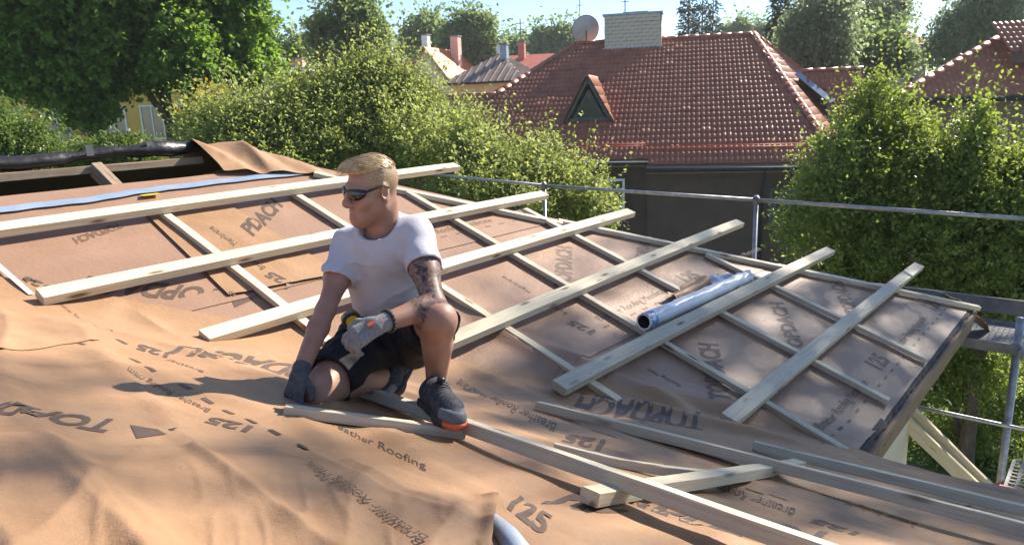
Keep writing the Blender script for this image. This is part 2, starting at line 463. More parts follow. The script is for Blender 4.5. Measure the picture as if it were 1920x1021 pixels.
def sheet(name, c, nu, nv, off, m, label=None, cat=None, parent=None, hfun=surf, group=None, curl=0.0):
    """grid between four plan corners (a,b) laid on the roof surface"""
    c = [np.asarray(q, float) for q in c]
    u = np.linspace(0, 1, nu + 1)[:, None]; v = np.linspace(0, 1, nv + 1)[None, :]
    A = (c[0][0] * (1 - u) + c[1][0] * u) * (1 - v) + (c[3][0] * (1 - u) + c[2][0] * u) * v
    B = (c[0][1] * (1 - u) + c[1][1] * u) * (1 - v) + (c[3][1] * (1 - u) + c[2][1] * u) * v
    Z = hfun(A, B) + off
    if curl:
        e = np.exp(-np.minimum(v, 1 - v) * nv / 1.5) + 0 * u
        Z = Z + curl * e * (0.6 + 0.6 * vnoise(u * 14, v * 3, 21))
    V = AB(A.ravel(), B.ravel(), Z.ravel())
    i = np.arange(nu)[:, None] * (nv + 1) + np.arange(nv)[None, :]
    F = np.stack([i, i + nv + 1, i + nv + 2, i + 1], -1).reshape(-1, 4)
    # face up
    n0 = np.cross(V[F[0, 1]] - V[F[0, 0]], V[F[0, 3]] - V[F[0, 0]])
    if n0[2] < 0: F = F[:, ::-1]
    o = add(name, V, F, m, parent, smooth=True)
    return tag(o, label, cat, group)

# ------------------------------------------------------------------ own house: decks, fascia, attic opening, walls
B_TOP = float(np.mean([to_ab(onF(p))[1] for p in ((0, 379), (249, 347), (407, 327))]))     # upper edge of the covered far slope
B_RIDGE = to_ab(onF((100, 316)))[1] - 0.10
KE = -0.115
A_C = to_ab(onF((1586, 855)))[0]         # inner corner where the valley meets the eaves
A_O = a_hip(-0.09)
house = empty('house', AB(2.0, -2.0, GROUND), 'house under repair, its roof covered with brown membrane and new battens', 'house')
def plan_poly(pts, zf, off): return [AB(a, b, zf(a, b) + off) for a, b in pts]
B_E = kb(KE)
fz = lambda a, b: zF(b); nz = lambda a, b: zN(a)
deckF = [(-4.5, B_TOP), (a_hip((B_TOP / U + 0.339) / 0.9408), B_TOP), (A_O - 0.05, B_E), (A_C, B_E), (B_TOP + H0 - 0.3, B_TOP)]
MB().prism(plan_poly(deckF[1:], fz, -0.03), (0, 0, -0.05)).put('roof_deck', M['dark'], house)
MB().prism(plan_poly([(-4.5, B_TOP), (B_TOP + H0 - 0.3, B_TOP), (B_TOP + H0 - 0.3, B_TOP + 0.6), (-4.5, B_TOP + 0.6)], fz, -0.04), (0, 0, -0.05)).put('roof_deck', M['dark'], house)
A_NE = A_C + 0.02
MB().prism(plan_poly([(A_NE, B_E - 0.05), (A_NE, 4.0), (-1.0, 4.0), (-1.0, -1.0 - H0)], nz, -0.06), (0, 0, -0.05)).put('roof_deck', M['dark'], house)
# slope beyond the hip, falling to the scaffold
hipk = np.linspace(-2.15, -0.09, 8)
gp = [AB(a_hip(k), kb(k), zF(kb(k)) - 0.012) for k in hipk]
ge = [AB(A_O + 0.12, kb(k), zF(kb(k)) - 0.012 - TP * (A_O + 0.12 - a_hip(k))) for k in hipk]
g = MB()
for i in range(7): g.poly([gp[i], ge[i], ge[i + 1], gp[i + 1]])
g.put('membrane_slope', M['membrane_f'], house)
# back slope (underside closes the attic)
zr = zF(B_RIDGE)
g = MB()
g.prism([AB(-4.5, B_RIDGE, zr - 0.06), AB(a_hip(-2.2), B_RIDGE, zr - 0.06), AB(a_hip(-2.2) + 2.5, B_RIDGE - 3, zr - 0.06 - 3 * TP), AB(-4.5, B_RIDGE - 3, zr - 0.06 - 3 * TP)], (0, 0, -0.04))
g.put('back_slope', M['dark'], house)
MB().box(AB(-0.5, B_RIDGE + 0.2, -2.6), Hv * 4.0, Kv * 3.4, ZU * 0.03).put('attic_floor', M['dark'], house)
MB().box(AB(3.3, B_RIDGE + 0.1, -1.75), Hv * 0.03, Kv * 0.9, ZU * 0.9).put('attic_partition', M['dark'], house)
# ridge timber, rafters in the opening
def timber(name, p0, p1, w, t, m, parent, upv=ZU):
    return MB().beam(p0, p1, w, t, upv).put(name, m, parent)

def grain_box(name, p0, p1, w, t, upv, m, parent=None, seg=14, bow=0.0, seed=0, chamfer=0.12, wob=0.0005):
    """sawn board: local X runs along the grain; chamfered section, slight bow and rough edges"""
    p0 = np.asarray(p0, float); p1 = np.asarray(p1, float)
    L = np.linalg.norm(p1 - p0); x = (p1 - p0) / L; y = nrm(np.cross(upv, x)); z = np.cross(x, y)
    r = np.random.default_rng(seed + 100)
    c = chamfer * min(w, t) * 0.5
    sec = np.array([(-w / 2 + c, -t / 2), (w / 2 - c, -t / 2), (w / 2, -t / 2 + c), (w / 2, t / 2 - c), (w / 2 - c, t / 2), (-w / 2 + c, t / 2), (-w / 2, t / 2 - c), (-w / 2, -t / 2 + c)])
    V = []; xs = np.linspace(-L / 2, L / 2, seg + 1)
    for i, xx in enumerate(xs):
        s = xx / (L / 2)
        j = r.normal(0, wob, sec.shape)
        dx = r.normal(0, 0.0015, 8) if i in (0, seg) else 0
        pts = sec + j
        for q in range(8): V.append((xx + (dx[q] if i in (0, seg) else 0), pts[q, 0] + bow * 0.6 * (1 - s * s), pts[q, 1] + bow * (1 - s * s)))
    F = []
    for i in range(seg):
        for q in range(8): F.append((i * 8 + q, (i + 1) * 8 + q, (i + 1) * 8 + (q + 1) % 8, i * 8 + (q + 1) % 8))
    F.append(tuple(range(8))); F.append(tuple(range(seg * 8, seg * 8 + 8))[::-1])
    F = [f[::-1] for f in F]
    me = mesh_np(name, np.array(V), F); me.materials.append(m)
    o = bpy.data.objects.new(name, me); COL.objects.link(o)
    ctr = (p0 + p1) / 2
    if parent is not None:
        ctr = ctr - wloc(parent); o.parent = parent
    o.matrix_basis = Matrix([[x[0], y[0], z[0], ctr[0]], [x[1], y[1], z[1], ctr[1]], [x[2], y[2], z[2], ctr[2]], [0, 0, 0, 1]])
    return o

grain_box('ridge_timber', AB(-4.4, B_RIDGE + 0.06, zF(B_RIDGE + 0.06) - 0.045), AB(to_ab(onF((392, 300)))[0], B_RIDGE + 0.06, zF(B_RIDGE + 0.06) - 0.045), 0.05, 0.05, ZU, M['old_wood'], house, seed=3)
for px, ln in (((193, 318), 0.55),):
    a0 = to_ab(onF(px))[0]
    grain_box('rafter', AB(a0, B_RIDGE + 0.07, zF(B_RIDGE + 0.07) - 0.04), AB(a0 + 0.02, B_RIDGE + 1.1, zF(B_RIDGE + 1.1) - 0.17), 0.07, 0.10, ZU, M['old_wood'], house, seed=5)
for a0 in (0.35, -1.3):
    grain_box('rafter', AB(a0, B_RIDGE + 0.07, zF(B_RIDGE + 0.07) - 0.09), AB(a0, B_RIDGE + 1.1, zF(B_RIDGE + 1.1) - 0.17), 0.07, 0.10, ZU, M['old_wood'], house, seed=7)
# eaves boards
fz0 = zF(B_E)
grain_box('fascia_board', AB(A_C - 0.02, B_E + 0.012, fz0 - 0.115), AB(A_O + 0.02, B_E + 0.012, fz0 - 0.115), 0.03, 0.17, ZU, M['fascia'], house, seed=9)
grain_box('fascia_board', AB(A_C - 0.02, B_E + 0.040, fz0 - 0.055), AB(A_O + 0.03, B_E + 0.040, fz0 - 0.055), 0.022, 0.06, ZU, M['fascia'], house, seed=10)
# ragged black felt edge between membrane and fascia
g = MB(); n = 90; la = np.linspace(A_C, A_O, n); r = np.random.default_rng(3)
lo = [AB(a, B_E + 0.020 + r.uniform(-0.006, 0.008), fz0 - 0.012) for a in la]; hi_ = [AB(a, B_E - 0.02, zF(B_E - 0.02) - 0.002) for a in la]
for i in range(n - 1): g.poly([lo[i], lo[i + 1], hi_[i + 1], hi_[i]])
g.put('felt_edge', M['core'], house)
# walls under the eaves
MB().box(AB((A_C + A_O) / 2 + 0.1, B_E - 0.45, (GROUND + fz0 - 0.35) / 2), Hv * ((A_O - A_C) / 2 - 0.25), Kv * 0.1, ZU * ((fz0 - 0.35 - GROUND) / 2)).put('wall', M['wall_own'], house)
MB().box(AB(A_C - 0.35, 1.2, (GROUND + zN(A_C) - 0.35) / 2), Hv * 0.1, Kv * 2.5, ZU * ((zN(A_C) - 0.35 - GROUND) / 2)).put('wall', M['wall_own'], house)
MB().box(AB(A_O - 0.35, (B_E + B_TOP) / 2 - 1, (GROUND + zF(B_E) - 0.35) / 2), Hv * 0.1, Kv * 2.6, ZU * ((fz0 - 0.35 - GROUND) / 2)).put('wall', M['wall_own'], house)
# near eaves board
grain_box('fascia_board', AB(A_NE + 0.03, B_E + 0.06, zN(A_NE) - 0.12), AB(A_NE + 0.03, 3.8, zN(A_NE) - 0.12), 0.03, 0.17, ZU, M['fascia'], house, seed=12)

# ------------------------------------------------------------------ membrane sheets
ks = [KE, -0.765, -1.414, -2.07]
lab = ['smooth brown membrane strip lowest on the far slope, along the eaves board',
       'brown membrane strip on the far slope under the film-wrapped roll',
       'brown membrane strip high on the far slope with a dark seam along its lower edge']
sheets = []
for i in range(3):
    k0, k1 = ks[i], ks[i + 1] - 0.06
    b0, b1 = kb(k0), kb(k1)
    s = sheet('roof_membrane', [(b0 + H0 - 0.25, b0), (a_hip(k0) + 0.02, b0), (a_hip(k1) + 0.02, b1), (b1 + H0 - 0.25, b1)], 150, 44, 0.004 + 0.004 * i, M['membrane_f'], lab[i], 'membrane', curl=0.003, group='membrane strips on the far slope')
    sheets.append(s)
b0 = kb(-2.07); b1 = B_TOP
kt = (B_TOP / U + 0.339) / 0.9408
s4 = sheet('roof_membrane', [(-4.4, b0), (a_hip(-2.07) + 0.02, b0), (a_hip(kt) + 0.02, b1), (-4.4, b1)], 150, 16, 0.018, M['membrane_f'], 'narrow brown membrane strip along the attic opening, above the blue tape', 'membrane', group='membrane strips on the far slope')
# left part of the far slope below the tape: one sheet running in under the valley
sL = sheet('roof_membrane', [(-4.4, -7.2 + 3.0), (kb(-1.0) + H0 - 0.2, kb(-1.0)), (kb(-2.1) + H0 + 0.25, kb(-2.1)), (-4.4, kb(-2.1))], 150, 60, 0.016, M['membrane'], 'sunlit brown membrane under the two longest planks, beside the attic opening', 'membrane')
# near slope strips, their far edge lapping over the valley
def bval(a, over): return a - H0 - over
near = [((2.55, A_NE + 0.05), 0.010, 'brown membrane strip along the lower eaves of the near slope, wrinkled at the valley'),
        ((1.25, 2.68), 0.016, 'brown membrane strip under the crouching worker on the near slope'),
        ((-0.9, 1.40), 0.022, 'brown sunlit membrane strip at the bottom corner of the near slope')]
nsh = []
for (a0, a1), off, lb in near:
    over = 0.30
    o = sheet('roof_membrane', [(a0, bval(a0, over)), (a0, 2.2), (a1, 2.2), (a1, bval(a1, over))], 330, 90, off, M['membrane'], lb, 'membrane', curl=0.004, group='membrane strips on the near slope')
    nsh.append(o)

# lapped piece over the upper valley, its edge showing beside the second plank
c = PATCH1 = [onS(p) for p in ((265, 398), (436, 394), (640, 520), (430, 560))]
vs = sheet('membrane_patch', c, 60, 40, 0.026, M['membrane'], 'loose membrane piece with a curled edge lying under the two planks beside the worker', 'membrane', curl=0.002)
c = [onS(p) for p in ((-30, 590), (175, 612), (190, 655), (-30, 668))]
vp = sheet('membrane_patch', c, 40, 20, 0.0255, M['membrane'], 'small pale loose end of membrane lying at the photo\'s left edge', 'membrane')

# foreground fold of loose membrane
def drape_h(a, b):
    z = surf(a, b)
    return z
TOPL = [(-120, 838), (140, 846), (330, 850), (480, 852), (590, 866), (700, 886), (820, 915), (938, 958)]
BOTL = [(-200, 1250), (60, 1250), (260, 1250), (420, 1250), (560, 1250), (700, 1250), (800, 1250), (905, 1250)]
nu, nv = 170, 90
tu = np.linspace(0, 1, nu + 1)
tp = np.array([[np.interp(t * 7, range(8), [q[j] for q in TOPL]) for j in (0, 1)] for t in tu])
bp_ = np.array([[np.interp(t * 7, range(8), [q[j] for q in BOTL]) for j in (0, 1)] for t in tu])
TA = np.array([onS(p) for p in tp]); BA = np.array([onS(p) for p in bp_])
vv = np.linspace(0, 1, nv + 1)
A = TA[:, 0][:, None] * (1 - vv) + BA[:, 0][:, None] * vv
B = TA[:, 1][:, None] * (1 - vv) + BA[:, 1][:, None] * vv
uu = tu[:, None] + 0 * vv[None]; v2 = vv[None] + 0 * tu[:, None]
rise = 0.026 + 0.012 * smst(v2, 0.0, 0.15)
edge_r = np.exp(-((1 - uu) / 0.03) ** 2)
fold = 0.014 * vnoise(uu * 5 + 0.8 * v2, v2 * 0.9, 31) + 0.004 * vnoise(uu * 23, v2 * 4, 33)
fold = 0.6 * fold * smst(v2, 0.0, 0.3) + 0.006 * vnoise(uu * 9, v2 * 9, 34)
rg = lambda q: np.clip(1 - np.abs(q) * 2.2, 0, 1) ** 1.5
warp = 0.5 * vnoise(uu * 2.2, v2 * 1.2, 51)
dcr = 0.022 * rg(vnoise(uu * 5.0 + warp + 0.9 * v2, v2 * 0.55, 52)) + 0.016 * rg(vnoise(uu * 9.0 + 2 * warp - 1.1 * v2, v2 * 0.8 + 5, 53)) + 0.006 * rg(vnoise(uu * 20 + 3 * warp, v2 * 3 + 5, 54))
dcr = dcr * (0.15 + 0.40 * smst(v2, 0.05, 0.45))
Z = surf(A, B) + rise + fold + 0.02 * edge_r + dcr
V = AB(A.ravel(), B.ravel(), Z.ravel())
i = np.arange(nu)[:, None] * (nv + 1) + np.arange(nv)[None, :]
Fq = np.stack([i, i + nv + 1, i + nv + 2, i + 1], -1).reshape(-1, 4)
n0 = np.cross(V[Fq[0, 1]] - V[Fq[0, 0]], V[Fq[0, 3]] - V[Fq[0, 0]])
if n0[2] < 0: Fq = Fq[:, ::-1]
drape = tag(add('membrane_fold', V, Fq, M['membrane'], smooth=True), 'large loose fold of brown membrane heaped in the foreground, nearest the camera', 'membrane')
DR = (A, B, Z)

# cloth thrown over the ridge end
nu, nv = 60, 50
ca0, ca1 = to_ab(onF((392, 300)))[0] - 0.02, a_hip(-2.07) + 0.25
uu, v2 = np.meshgrid(np.linspace(0, 1, nu + 1), np.linspace(0, 1, nv + 1), indexing='ij')
A = ca0 + (ca1 - ca0) * uu + 0.10 * (v2 - 0.5) * (1 - uu)
B = (B_TOP + 0.05 + 0.25 * uu) + (B_RIDGE - 0.7 - B_TOP) * v2
crest = B_RIDGE
Zc = zF(np.maximum(B, crest)) - TP * np.maximum(crest - B, 0) * 1.3
peak = 0.075 * np.exp(-np.abs(uu - 0.30) / 0.10) * np.exp(-((v2 - 0.28) / 0.22) ** 2) + 0.045 * (1 - smst(uu, 0.2, 0.75)) * np.exp(-((v2 - 0.32) / 0.35) ** 2)
wr = 0.040 * vnoise(uu * 8 + v2 * 2.5, v2 * 2.0, 41) * (1 - 0.75 * uu) + 0.006 * vnoise(uu * 20, v2 * 12, 42)
hipdrop = np.maximum(A - (a_hip(((B / U) + 0.339) / 0.9408)), 0) * TP
Zc = Zc + 0.025 + peak + wr - hipdrop * 0.9
Vc = AB(A.ravel(), B.ravel(), Zc.ravel())
i = np.arange(nu)[:, None] * (nv + 1) + np.arange(nv)[None, :]
Fq = np.stack([i, i + nv + 1, i + nv + 2, i + 1], -1).reshape(-1, 4)
n0 = np.cross(Vc[Fq[0, 1]] - Vc[Fq[0, 0]], Vc[Fq[0, 3]] - Vc[Fq[0, 0]])
if n0[2] < 0: Fq = Fq[:, ::-1]
tag(add('membrane_cloth', Vc, Fq, M['membrane'], smooth=True), 'crumpled brown membrane end thrown over the ridge, peaked beside the black film', 'membrane')

# black film rolled along the ridge
pts = []; rad = []
r = np.random.default_rng(8)
ra1 = ca0 + 0.06
for t in np.linspace(-4.4, ra1, 60):
    pts.append(AB(t, B_RIDGE + 0.01 + 0.012 * r.normal(), zr + 0.022 + 0.008 * math.sin(t * 3.1) + 0.006 * r.normal())); rad.append(0.044 + 0.009 * math.sin(t * 5.3 + 1) + 0.005 * r.normal())
gq = MB().tube(pts, rad, 14)
Vq = np.array(gq.v); Vq += (0.010 * vnoise((Vq @ Hv) * 9, Vq[:, 2] * 40 + (Vq @ Kv) * 30, 71) + 0.006 * vnoise((Vq @ Hv) * 26, Vq[:, 2] * 60, 72))[:, None] * (Kv * 0.6 + ZU * 0.8); gq.v = list(Vq)
rollo = gq.put('black_film_roll', M['black_film'], smooth=True)
tag(rollo, 'black plastic film rolled up along the ridge above the dark attic opening', 'film roll')
for px in ((162, 297), (274, 288)):
    a0 = to_ab(onF(px))[0]
    MB().box(AB(a0, B_RIDGE + 0.055, zr + 0.06), Hv * 0.022, Kv * 0.006, ZU * 0.035).put('film_clip', M['galv_dull'], rollo)

# blue tape along the upper seam, yellow label
tb = [to_ab(onF(p)) for p in ((-60, 409), (150, 384), (330, 357), (600, 326))]
g = MB(); la = np.linspace(0, 1, 60)
for w0 in (0,):
    ps = [np.array([np.interp(t * 3, range(4), [q[j] for q in tb]) for j in (0, 1)]) for t in la]
    up_, dn = [], []
    for t, p in zip(la, ps):
        wv = 0.004 * math.sin(t * 21) + 0.003 * math.sin(t * 57)
        for lst, d in ((up_, -0.034), (dn, 0.034)):
            a, b = p[0], p[1] + d + wv
            lst.append(AB(a, b, float(surf(a, b)) + 0.027))
    for i in range(59): g.poly([up_[i], dn[i], dn[i + 1], up_[i + 1]])
tag(g.put('seam_tape', M['tape']), 'long blue adhesive tape stuck along the upper membrane seam', 'tape')
a, b = to_ab(onF((283, 374)))
MB().box(AB(a, b, zF(b) + 0.032), Hv * 0.055, Kv * 0.026, ZU * 0.002).put('label', M['yellow'])
lb_ = bpy.data.objects['label']; lb_.name = 'paper_label'; tag(lb_, 'small yellow label lying on the blue tape beside the top plank', 'label')
# pale strip of backing paper at the photo's left edge
p0, p1 = to_ab(onF((-10, 500))), to_ab(onF((62, 566)))
g = MB(); 
q0, q1 = np.array(p0), np.array(p1); d = nrm(q1 - q0); pn = np.array([-d[1], d[0]]) * 0.012
g.poly([AB(*(q0 + pn), float(surf(*(q0 + pn))) + 0.03), AB(*(q1 + pn), float(surf(*(q1 + pn))) + 0.028), AB(*(q1 - pn), float(surf(*(q1 - pn))) + 0.028), AB(*(q0 - pn), float(surf(*(q0 - pn))) + 0.03)])
tag(g.put('backing_strip', M['white']), 'thin pale strip of backing paper beside the end of the second plank', 'paper strip')

# ------------------------------------------------------------------ battens and planks
BT, PT = 0.032, 0.045
def batten_F(p0, p1, w=0.048, t=BT, label='', seed=0, mat='pine', base=0.016, group='counter battens nailed up the far slope'):
    q0, q1 = onF(p0, base + t), onF(p1, base + t)
    o = grain_box('counter_batten', q0 - NF * t / 2, q1 - NF * t / 2, w, t, NF, M[mat], seed=seed, bow=0.003)
    return tag(o, label, 'batten', group)
batten_F((303, 393), (640, 655), 0.05, label='sunlit counter batten crossing under three planks, left of the worker', seed=1)
batten_F((548, 357), (1163, 748), 0.05, label='long counter batten passing behind the worker and ending beside the valley', seed=2, mat='pine')
batten_F((766, 358), (1590, 842), 0.05, label='counter batten under the tube-shaped roll, running down to the inner eaves corner', seed=3, mat='pine_grey')
batten_F((985, 390), (1668, 748), 0.05, label='counter batten second from the outer eaves corner, ending just above the fascia', seed=4, mat='pine_grey')
batten_F((1326, 474), (1740, 672), 0.05, label='shortest counter batten, nearest the outer eaves corner', seed=5, mat='pine_grey')
for j, (p0, p1, lb) in enumerate([((590, 322), (655, 338), 'short batten piece at the peak of the hip behind the worker\'s head'),
                                  ((744, 352), (1055, 417), 'thin batten along the upper hip edge, behind three plank ends'),
                                  ((1048, 411), (1462, 497), 'thin batten along the middle of the hip edge'),
                                  ((1462, 496), (1838, 574), 'thin batten along the lower hip edge, ending at the outer eaves corner')]):
    q0, q1 = onF(p0, 0.05), onF(p1, 0.05)
    o = grain_box('hip_batten', q0 - NF * 0.018, q1 - NF * 0.018, 0.045, 0.036, NF, M['pine_grey'], seed=30 + j, bow=0.002)
    tag(o, lb, 'batten', 'battens along the hip')

TOPP = 0.016 + BT + PT
def nails(o, p0, p1, sd):
    q0, q1 = onF(p0, TOPP), onF(p1, TOPP); d = nrm(q1 - q0); yv = np.cross(NF, d); rr_ = np.random.default_rng(sd)
    inv = np.array(o.matrix_basis.inverted())
    for hc in (0.955, 1.43, 1.815, 2.21, 2.62):
        t = (hc * U - q0 @ Hv) / (d @ Hv)
        if t < 0.03 or t > np.linalg.norm(q1 - q0) - 0.03: continue
        for w_ in (-0.022, 0.020):
            c = q0 + d * (t + rr_.normal(0, 0.006)) + yv * (w_ + rr_.normal(0, 0.003))
            c4 = (inv @ np.append(c, 1))[:3]
            V = [(c4[0] + 0.0045 * math.cos(a), c4[1] + 0.0045 * math.sin(a), PT / 2 + h) for h in (-0.002, 0.0016) for a in np.linspace(0, 2 * math.pi, 8, endpoint=False)]
            F = [tuple(range(8, 16))] + [(i, (i + 1) % 8, 8 + (i + 1) % 8, 8 + i) for i in range(8)]
            me = mesh_np('nail_head', np.array(V), F); me.materials.append(M['core'])
            n_ = bpy.data.objects.new('nail_head', me); COL.objects.link(n_); n_.parent = o
def plank(p0, p1, e0=0.0, e1=0.0, label='', seed=0, w=0.092, mat='pine', bow=0.006):
    q0, q1 = onF(p0, TOPP), onF(p1, TOPP); d = nrm(q1 - q0)
    q0 = q0 - d * e0; q1 = q1 + d * e1
    o = grain_box('plank', q0 - NF * PT / 2, q1 - NF * PT / 2, w, PT, NF, M[mat], seed=seed, bow=bow, chamfer=0.08)
    nails(o, p0, p1, seed)
    return tag(o, label, 'plank', 'planks laid across the far slope')
plank((0, 425), (857, 308), 0.8, label='topmost plank, running out of the picture beside the blue tape', seed=11)
plank((74, 549), (1022, 361), label='second plank from the ridge, its sawn end beside the pale paper strip', seed=12)
plank((383, 626), (1184, 394), label='third plank from the ridge, its near end left of the worker', seed=13)
plank((861, 627), (1388, 414), 0.30, label='fourth plank from the ridge, passing behind the worker\'s raised knee', seed=14)
plank((1049, 720), (1558, 466), label='fifth plank from the ridge, with the film-wrapped roll against it', seed=15, mat='pine_grey')
plank((1368, 782), (1724, 495), label='lowest plank, nearest the eaves fascia', seed=16, mat='pine_grey')

def batten_N(p0, p1, t0, t1, w, t, label, seed, mat='pine_grey', bow=0.0, e1=0.0, name='batten'):
    """p: top centre pixels; t0,t1: height of the underside above the near slope at both ends"""
    q0, q1 = onN(p0, t0 + t), onN(p1, t1 + t); d = nrm(q1 - q0); q1 = q1 + d * e1
    o = grain_box(name, q0 - NN * t / 2, q1 - NN * t / 2, w, t, NN, M[mat], seed=seed, bow=bow)
    return tag(o, label, 'batten', 'loose battens on the near slope')
batten_N((536, 758), (872, 803), 0.024, 0.024, 0.042, 0.030, 'batten piece under the worker\'s gloved hand and front shoe', 21)
batten_N((672, 719), (1575, 1030), 0.024, 0.066, 0.052, 0.038, 'longest loose batten, running from under the worker\'s rear foot to the bottom edge', 22, bow=0.004, e1=0.6)
batten_N((1010, 752), (1900, 976), 0.016, 0.058, 0.050, 0.038, 'loose batten starting at a wrinkle below the fifth plank, middle of the three long ones', 23, bow=0.004, e1=0.6)
batten_N((1414, 826), (1920, 946), 0.030, 0.030, 0.050, 0.038, 'batten lying along the near eaves edge, below the fascia corner', 24, e1=0.8)
batten_N((1040, 829), (1328, 882), 0.028, 0.030, 0.030, 0.028, 'thin short lath bridging between two loose battens in front of the worker', 25, bow=-0.01)
batten_N((1108, 917), (1500, 862), 0.026, 0.026, 0.052, 0.036, 'short cross batten under the two long loose battens, its sawn end facing left', 26, mat='pine')

# ------------------------------------------------------------------ printing on the membrane
def text_mesh(body, bold=0.0, shear=0.0, size=1.0):
    cu = bpy.data.curves.new('t', 'FONT'); cu.body = body; cu.size = size; cu.resolution_u = 3; cu.offset = bold; cu.shear = shear
    ob = bpy.data.objects.new('t', cu); COL.objects.link(ob)
    dg = bpy.context.evaluated_depsgraph_get()
    me = bpy.data.meshes.new_from_object(ob.evaluated_get(dg))
    COL.objects.unlink(ob); bpy.data.objects.remove(ob); bpy.data.curves.remove(cu)
    return me
TXT = {}
def lay(a, b):
    """height of the uppermost sheet above the bare surface"""
    a = np.asarray(a, float); b = np.asarray(b, float)
    nside = b > a - H0 - 0.30
    k = (b / U + 0.339) / 0.9408
    fo = np.where(k > -0.825, 0.004, np.where(k > -1.474, 0.008, 0.012))
    fo = np.where((a < b + H0 + 0.35) & (b < kb(-1.0) + 0.1), np.maximum(fo, 0.016), fo)
    fo = np.where(k < -2.07, 0.018, fo)
    no = np.where(a < 1.40, 0.022, np.where(a < 2.68, 0.016, 0.010))
    o = np.where(nside, np.maximum(no, fo), fo)
    pv = in_poly(a, b, [tuple(q) for q in PATCH1]); o = np.where(pv, 0.026, o)
    return o + 0.0015
def print_text(body, p0, p1, ptop, parent, m='ink', bold=0.0, off=0.004, shear=0.0, h=None, maxe=0.016, ab=None):
    """p0,p1: baseline start and end; ptop: cap line above the start (all pixels projected on to the roof)"""
    key = (body, bold, shear)
    if key not in TXT:
        me = text_mesh(body, bold, shear)
        co = np.array([v.co[:2] for v in me.vertices]); TXT[key] = (me, co.min(0), co.max(0))
    me, lo, hi = TXT[key]
    if ab is None:
        q0, q1, qt = (np.array(onS(p)) for p in (p0, p1, ptop))
    else:
        q0, q1, qt = (np.array(p) for p in ab)
    bm = bmesh.new(); bm.from_mesh(me)
    su = np.linalg.norm(q1 - q0) / (hi[0] - lo[0])
    caph = 0.72
    for it in range(5):
        es = [e for e in bm.edges if e.calc_length() * su > maxe]
        if not es: break
        bmesh.ops.subdivide_edges(bm, edges=es, cuts=1)
    bmesh.ops.triangulate(bm, faces=bm.faces[:])
    co = np.array([v.co[:2] for v in bm.verts])
    s = (co[:, 0] - lo[0]) / (hi[0] - lo[0]); t = co[:, 1] / caph
    P = q0 + np.outer(s, q1 - q0) + np.outer(t, qt - q0)
    hf = h or (lambda a, b: surf(a, b))
    z = hf(P[:, 0], P[:, 1]) + (lay(P[:, 0], P[:, 1]) if h is None else off)
    V = AB(P[:, 0], P[:, 1], z)
    F = np.array([[v.index for v in f.verts] for f in bm.faces])
    bm.free()
    e1 = np.cross(V[F[0, 1]] - V[F[0, 0]], V[F[0, 2]] - V[F[0, 0]])
    if e1[2] < 0: F = F[:, ::-1]
    return add('printed_lettering', V, F, M[m], parent)

def print_poly(pts, parent, m='ink', off=0.004, ab=False, h=None, n=12):
    q = [np.array(p if ab else onS(p)) for p in pts]
    if len(q) == 3: q = [q[0], q[1], q[2], q[2]]
    V = []; 
    for i in range(n + 1):
        for j in range(n + 1):
            u, v = i / n, j / n
            P = (q[0] * (1 - u) + q[1] * u) * (1 - v) + (q[3] * (1 - u) + q[2] * u) * v
            V.append(AB(P[0], P[1], float((h or surf)(P[0], P[1])) + (float(lay(P[0], P[1])) if h is None else off)))
    F = [(i * (n + 1) + j, (i + 1) * (n + 1) + j, (i + 1) * (n + 1) + j + 1, i * (n + 1) + j + 1) for i in range(n) for j in range(n)]
    V = np.array(V); e1 = np.cross(V[F[0][1]] - V[F[0][0]], V[F[0][3]] - V[F[0][0]])
    if e1[2] < 0: F = [f[::-1] for f in F]
    return add('printed_mark', V, F, M[m], parent)

z2 = lambda x, y: (1200 + x / 2.667, 400 + y / 2.667)
z1 = lambda x, y: (740 + x / 3.52, 330 + y / 3.52)
z3 = lambda x, y: (820 + x / 3.52, 540 + y / 3.52)
z4 = lambda x, y: (640 + x / 2.68, 640 + y / 2.68)
z5 = lambda x, y: (1280 + x / 2.68, 640 + y / 2.68)
zl = lambda x, y: (x / 2.4257, 600 + y / 2.4257)
zc = lambda x, y: (x / 2.431, 240 + y / 2.431)
z9 = lambda x, y: (x / 3.094, 270 + y / 3.094)
BO = 0.04
e1_, e2_, e3_ = 0.008, 0.012, 0.016
print_text('TOPDACH', z2(842, 712), z2(712, 448), z2(765, 712), sheets[0], 'ink_pale', BO, e1_)
print_text('TOPDACH', z2(455, 950), z2(385, 655), z2(345, 945), sheets[0], 'ink_pale', BO, e1_)
print_text('TOPDACH', z2(1100, 505), z2(1008, 345), z2(1030, 505), sheets[0], 'ink_pale', BO, e1_)
print_text('TOPDACH', z1(1165, 742), z1(1168, 475), z1(1052, 730), sheets[1], 'ink_pale', BO, e2_)
print_text('TOPDACH', z1(1660, 560), z1(1690, 405), z1(1580, 560), sheets[1], 'ink_pale', BO, e2_)
print_text('PDACH', z9(1470, 560), z9(1642, 368), z9(1395, 500), sheets[2], 'ink', BO, e3_)
PER = 0.80
